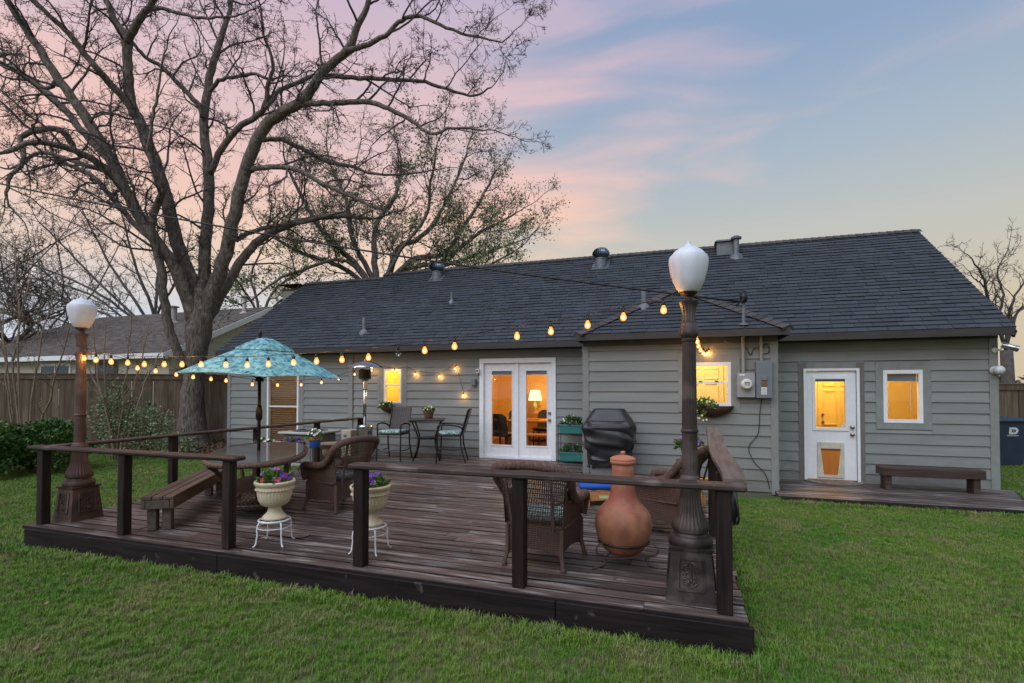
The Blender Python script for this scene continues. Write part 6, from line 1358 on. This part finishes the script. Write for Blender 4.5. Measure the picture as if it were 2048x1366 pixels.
# ================================================================ roof fittings
def rz_at(y): return EZ + TAN * (y - EY)
def turbine(x, y, label):
    z = rz_at(y); t_ = thing('turbine_vent', label, 'roof vent', (x, y, z), group='turbine vents near the ridge'); t_.scale = (.9, .9, .95)
    MB().obox((0, 0, .015), (.24, 0, 0), (0, .24 / cs, .24 * TAN / cs), (0, -.01 * TAN / cs, .01 / cs)).build('flashing', GALV, t_)
    MB().lathe([(.16, -.12), (.16, .16), (.17, .17), (.17, .20)], 28).build('collar', GALV, t_, smooth=40)
    fin = MB(); N_ = 22
    MB().lathe([(.13, .205), (.15, .23), (.17, .33), (.13, .43), (.05, .465)], 28).build('rotor_core', M('dark_rotor', (.05, .06, .075), rough=.5, metal=.5), t_, smooth=True)
    for i in range(N_):
        a = 2 * math.pi * i / N_; vs = []
        for j in range(9):
            v = j / 8; th_ = math.pi * (.12 + .80 * v); rr_ = .205 * math.sin(th_) + .015; z_ = .335 - .145 * math.cos(th_)
            for da in (0, .22): vs.append((rr_ * (1 + .10 * (da > 0)) * math.cos(a + da), rr_ * (1 + .10 * (da > 0)) * math.sin(a + da), z_))
        fin.add(vs, [(2 * j, 2 * j + 1, 2 * j + 3, 2 * j + 2) for j in range(8)])
    fin.build('vane', M('turbine_steel', (.16, .20, .25), (.12, .15, .19), rough=.35, metal=.8), t_, kind='stuff')
    MB().tube([(-.235, 0, .20), (-.245, 0, .34), (-.14, 0, .475), (0, 0, .50), (.14, 0, .475), (.245, 0, .34), (.235, 0, .20)], .009, 6).build('yoke', GALV, t_)
turbine(-6.72, 13.15, 'round turbine vent near the left part of the ridge'); turbine(-2.03, 13.15, 'round turbine vent near the middle of the ridge')
LEADP = M('grey_lead_boot', (.17, .18, .19), (.11, .12, .13), rough=.6)
def vpipe(x, y, z, rad, h, mat, label, cap=False):
    o = roofpipe((0, 0, 0), rad, h, mat, None, cap); o.location = (x, y, z); tag(o, label, 'vent pipe')
vpipe(-5.63, 11.83, rz_at(11.83), .035, .26, GALV, 'short bright vent pipe halfway up the roof'); vpipe(-7.46, 10.71, rz_at(10.71), .05, .36, LEADP, 'grey vent pipe low on the roof above the umbrella'); vpipe(-.72, 9.85, WZ + .61 * .95, .05, .34, LEADP, 'dark vent pipe on the hipped wing roof beside the right lamp')
vpipe(1.17, 13.1, rz_at(13.1), .068, .40, GALV, 'capped metal flue near the right part of the ridge', True)
bv = thing('box_vent', 'square metal vent on the ridge beside the flue', 'roof vent', (.95, 13.35, rz_at(13.35))); MB().box(-.20, .20, -.17, .17, -.15, .22).build('box', LEADP, bv); MB().add([(-.25, -.22, .221), (.25, -.22, .221), (.25, .22, .221), (-.25, .22, .221), (-.2, -.17, .27), (.2, -.17, .27), (.2, .17, .27), (-.2, .17, .27)], [(3, 2, 1, 0), (4, 5, 6, 7), (0, 1, 5, 4), (1, 2, 6, 5), (2, 3, 7, 6), (3, 0, 4, 7)]).build('hood', LEADP, bv)
# ================================================================ electric service on the wing wall
GREYB = M('meter_grey', (.30, .31, .33), (.26, .27, .29), rough=.45, metal=.3); PANG = M('panel_blue_grey', (.145, .175, .195), (.13, .155, .175), rough=.5); CON = M('painted_conduit', (.24, .245, .235), rough=.5)
yb = YF - .028
ms = thing('service_mast', 'metal service mast with weatherhead rising through the wing eave', 'mast', (.905, 9.0, 1.99), world=True)
MB().tube([(.905, yb - .06, 1.99), (.905, yb - .06, 2.55), (.905, 9.0, 2.62)], .031, 14).build('conduit', CON, ms, smooth=40)
MB().tube([(.905, 9.0, 2.60), (.905, 9.0, 3.17)], .030, 14).build('mast_pipe', GALV, ms, smooth=40)
MB().lathe([(.075, 2.755), (.07, 2.77), (.033, 2.79)], 16, c=(.905, 9.0, 0)).build('roof_boot', LEADP, ms)
MB().tube([(.905, 8.97, 3.12), (.905, 8.96, 3.20), (.905, 8.985, 3.265), (.905, 9.03, 3.24)], [.045, .062, .055, .03], 14).build('weatherhead', BLACKM, ms, smooth=True)
for i in range(3): MB().tube([(.88 + .02 * i, 8.93, 3.2), (.86 + .01 * i, 8.85, 3.12), (.80 - .03 * i, 8.88, 3.06), (.72, 8.93, 3.09)], .006, 5).build('drip_loop', WIRE, ms)
MB().tube([(.98, yb - .03, 2.50), (.86, yb - .03, 2.47), (.66, yb - .03, 2.49), (.62, yb - .03, 2.53)], .008, 5).build('clamp_strap', CON, ms)
mt = thing('electric_meter', 'round-dial electric meter in a grey box on the wing wall', 'electric meter', (.94, yb, 1.58), world=True)
MB().cbox(.80, 1.075, yb - .11, yb, 1.585, 1.985, .008).build('meter_box', GREYB, mt)
MB().lathe([(.085, 0), (.088, .02), (.078, .03), (.078, .09), (.065, .105), (.01, .108)], 32).xf(Matrix.Translation((.945, yb - .11, 1.80)) @ Matrix.Rotation(R(90), 4, 'X')).build('meter_dial', M('meter_glass', (.62, .63, .60), rough=.15), mt, smooth=40)
m_ = MB().box(.905, .985, yb - .2205, yb - .2185, 1.815, 1.832)
for i in range(4): m_.box(.905 + i * .021, .919 + i * .021, yb - .2205, yb - .2185, 1.785, 1.797)
m_.build('meter_marking', M('meter_ink', (.05, .05, .05), rough=.5), mt); MB().box(.83, .92, yb - .1125, yb - .1105, 1.94, 1.965).build('tag', PAPER, mt)
pn = thing('breaker_panel', 'blue-grey breaker panel with white label beside the meter', 'breaker panel', (1.20, yb, 1.58), world=True)
MB().cbox(1.085, 1.325, yb - .12, yb, 1.575, 2.175, .008).build('cabinet', PANG, pn); MB().cbox(1.165, 1.245, yb - .15, yb - .121, 1.86, 1.93, .006).build('latch_cover', M('latch_taupe', (.17, .16, .15), rough=.5), pn); MB().box(1.168, 1.242, yb - .135, yb - .121, 1.77, 1.859).build('latch', BRASS, pn); MB().box(1.16, 1.24, yb - .1225, yb - .1205, 1.635, 1.755).build('label', PAPER, pn)
for i in range(5): MB().box(1.17, 1.22 + .012 * (i % 2), yb - .124, yb - .1226, 1.65 + i * .02, 1.656 + i * .02).build('print_line', M('label_ink', (.12, .12, .14), rough=.6), pn)
MB().tube([(1.175, yb - .05, 2.176), (1.17, yb - .05, 2.58)], .026, 12).build('conduit', CON, pn, smooth=40)
def curve(name, label, pts, rad, cat='cable', mat=WIRE):
    sp = smoothpath([(Vector(p), rad) for p in pts], 5); o = MB().tube([p for p, _ in sp], rad, 5).build(name, mat); tag(o, label, cat)
curve('wall_cable', 'thin black cable wandering down the wing wall under the breaker panel', [(1.18, yb - .01, 1.57), (1.15, yb - .012, 1.35), (1.12, yb - .01, 1.0), (.98, yb - .012, .78), (1.05, yb - .012, .55), (1.22, yb - .012, .35), (1.28, yb - .012, .12)], .006)
curve('wall_cable', 'looped black cable between the two conduits under the wing eave', [(.95, yb - .02, 2.42), (1.02, yb - .02, 2.28), (1.07, yb - .02, 2.38), (1.18, yb - .03, 2.40), (1.26, yb - .02, 2.46), (1.29, yb - .02, 2.32), (1.22, yb - .02, 2.30)], .006)
# ================================================================ cameras and small wall fittings
WPL = M('white_plastic', (.72, .72, .72), rough=.4)
sc1 = thing('security_camera', 'white security camera on the french door casing', 'camera', (-4.29, 10.43, 2.08), world=True); MB().cbox(-4.35, -4.28, 10.36, 10.44, 2.06, 2.16, .012).build('case', WPL, sc1); MB().lathe([(.025, 0), (.022, .006)], 16).xf(Matrix.Translation((-4.315, 10.36, 2.11)) @ Matrix.Rotation(R(90), 4, 'X')).build('lens', BLACKM, sc1); MB().tube([(-4.30, 10.42, 2.07), (-4.285, 10.44, 2.04)], .012, 8).build('mount', WPL, sc1)
ob = thing('outlet_box', 'grey covered outlet box left of the french doors', 'outlet box', (-4.42, 10.44, 1.79), world=True); MB().cbox(-4.47, -4.37, 10.40, 10.47, 1.79, 1.94, .008).build('box', PANG, ob); MB().cbox(-4.465, -4.375, 10.38, 10.399, 1.80, 1.93, .006).build('flip_cover', PANG, ob)
sc2 = thing('security_camera', 'silver bullet camera at the right corner of the house', 'camera', (4.83, 10.43, 2.36), world=True); MB().lathe([(.04, 0), (.045, .01), (.045, .16), (.05, .165), (.05, .21), (.04, .212)], 20).xf(Matrix.Translation((4.86, 10.36, 2.44)) @ Matrix.Rotation(R(112), 4, 'Y') @ Matrix.Rotation(R(12), 4, 'X')).build('barrel', STEEL, sc2, smooth=40); MB().tube([(4.81, 10.46, 2.36), (4.84, 10.38, 2.36), (4.90, 10.36, 2.42)], .014, 8).build('bracket', WPL, sc2); MB().lathe([(.04, 0), (.04, .02)], 16).xf(Matrix.Translation((4.81, 10.464, 2.36)) @ Matrix.Rotation(R(90), 4, 'X')).build('mount', WPL, sc2)
fl = thing('wall_light', 'unlit round white wall light low on the right house corner', 'wall light', (4.80, 10.44, 2.03), world=True); MB().lathe([(.06, 0), (.065, .02), (.05, .04)], 20).xf(Matrix.Translation((4.80, 10.464, 2.03)) @ Matrix.Rotation(R(90), 4, 'X')).build('base', WPL, fl); MB().ball((4.82, 10.36, 2.03), .075, 12).build('dome', M('clear_dome', (.6, .62, .62), rough=.15), fl, smooth=True)
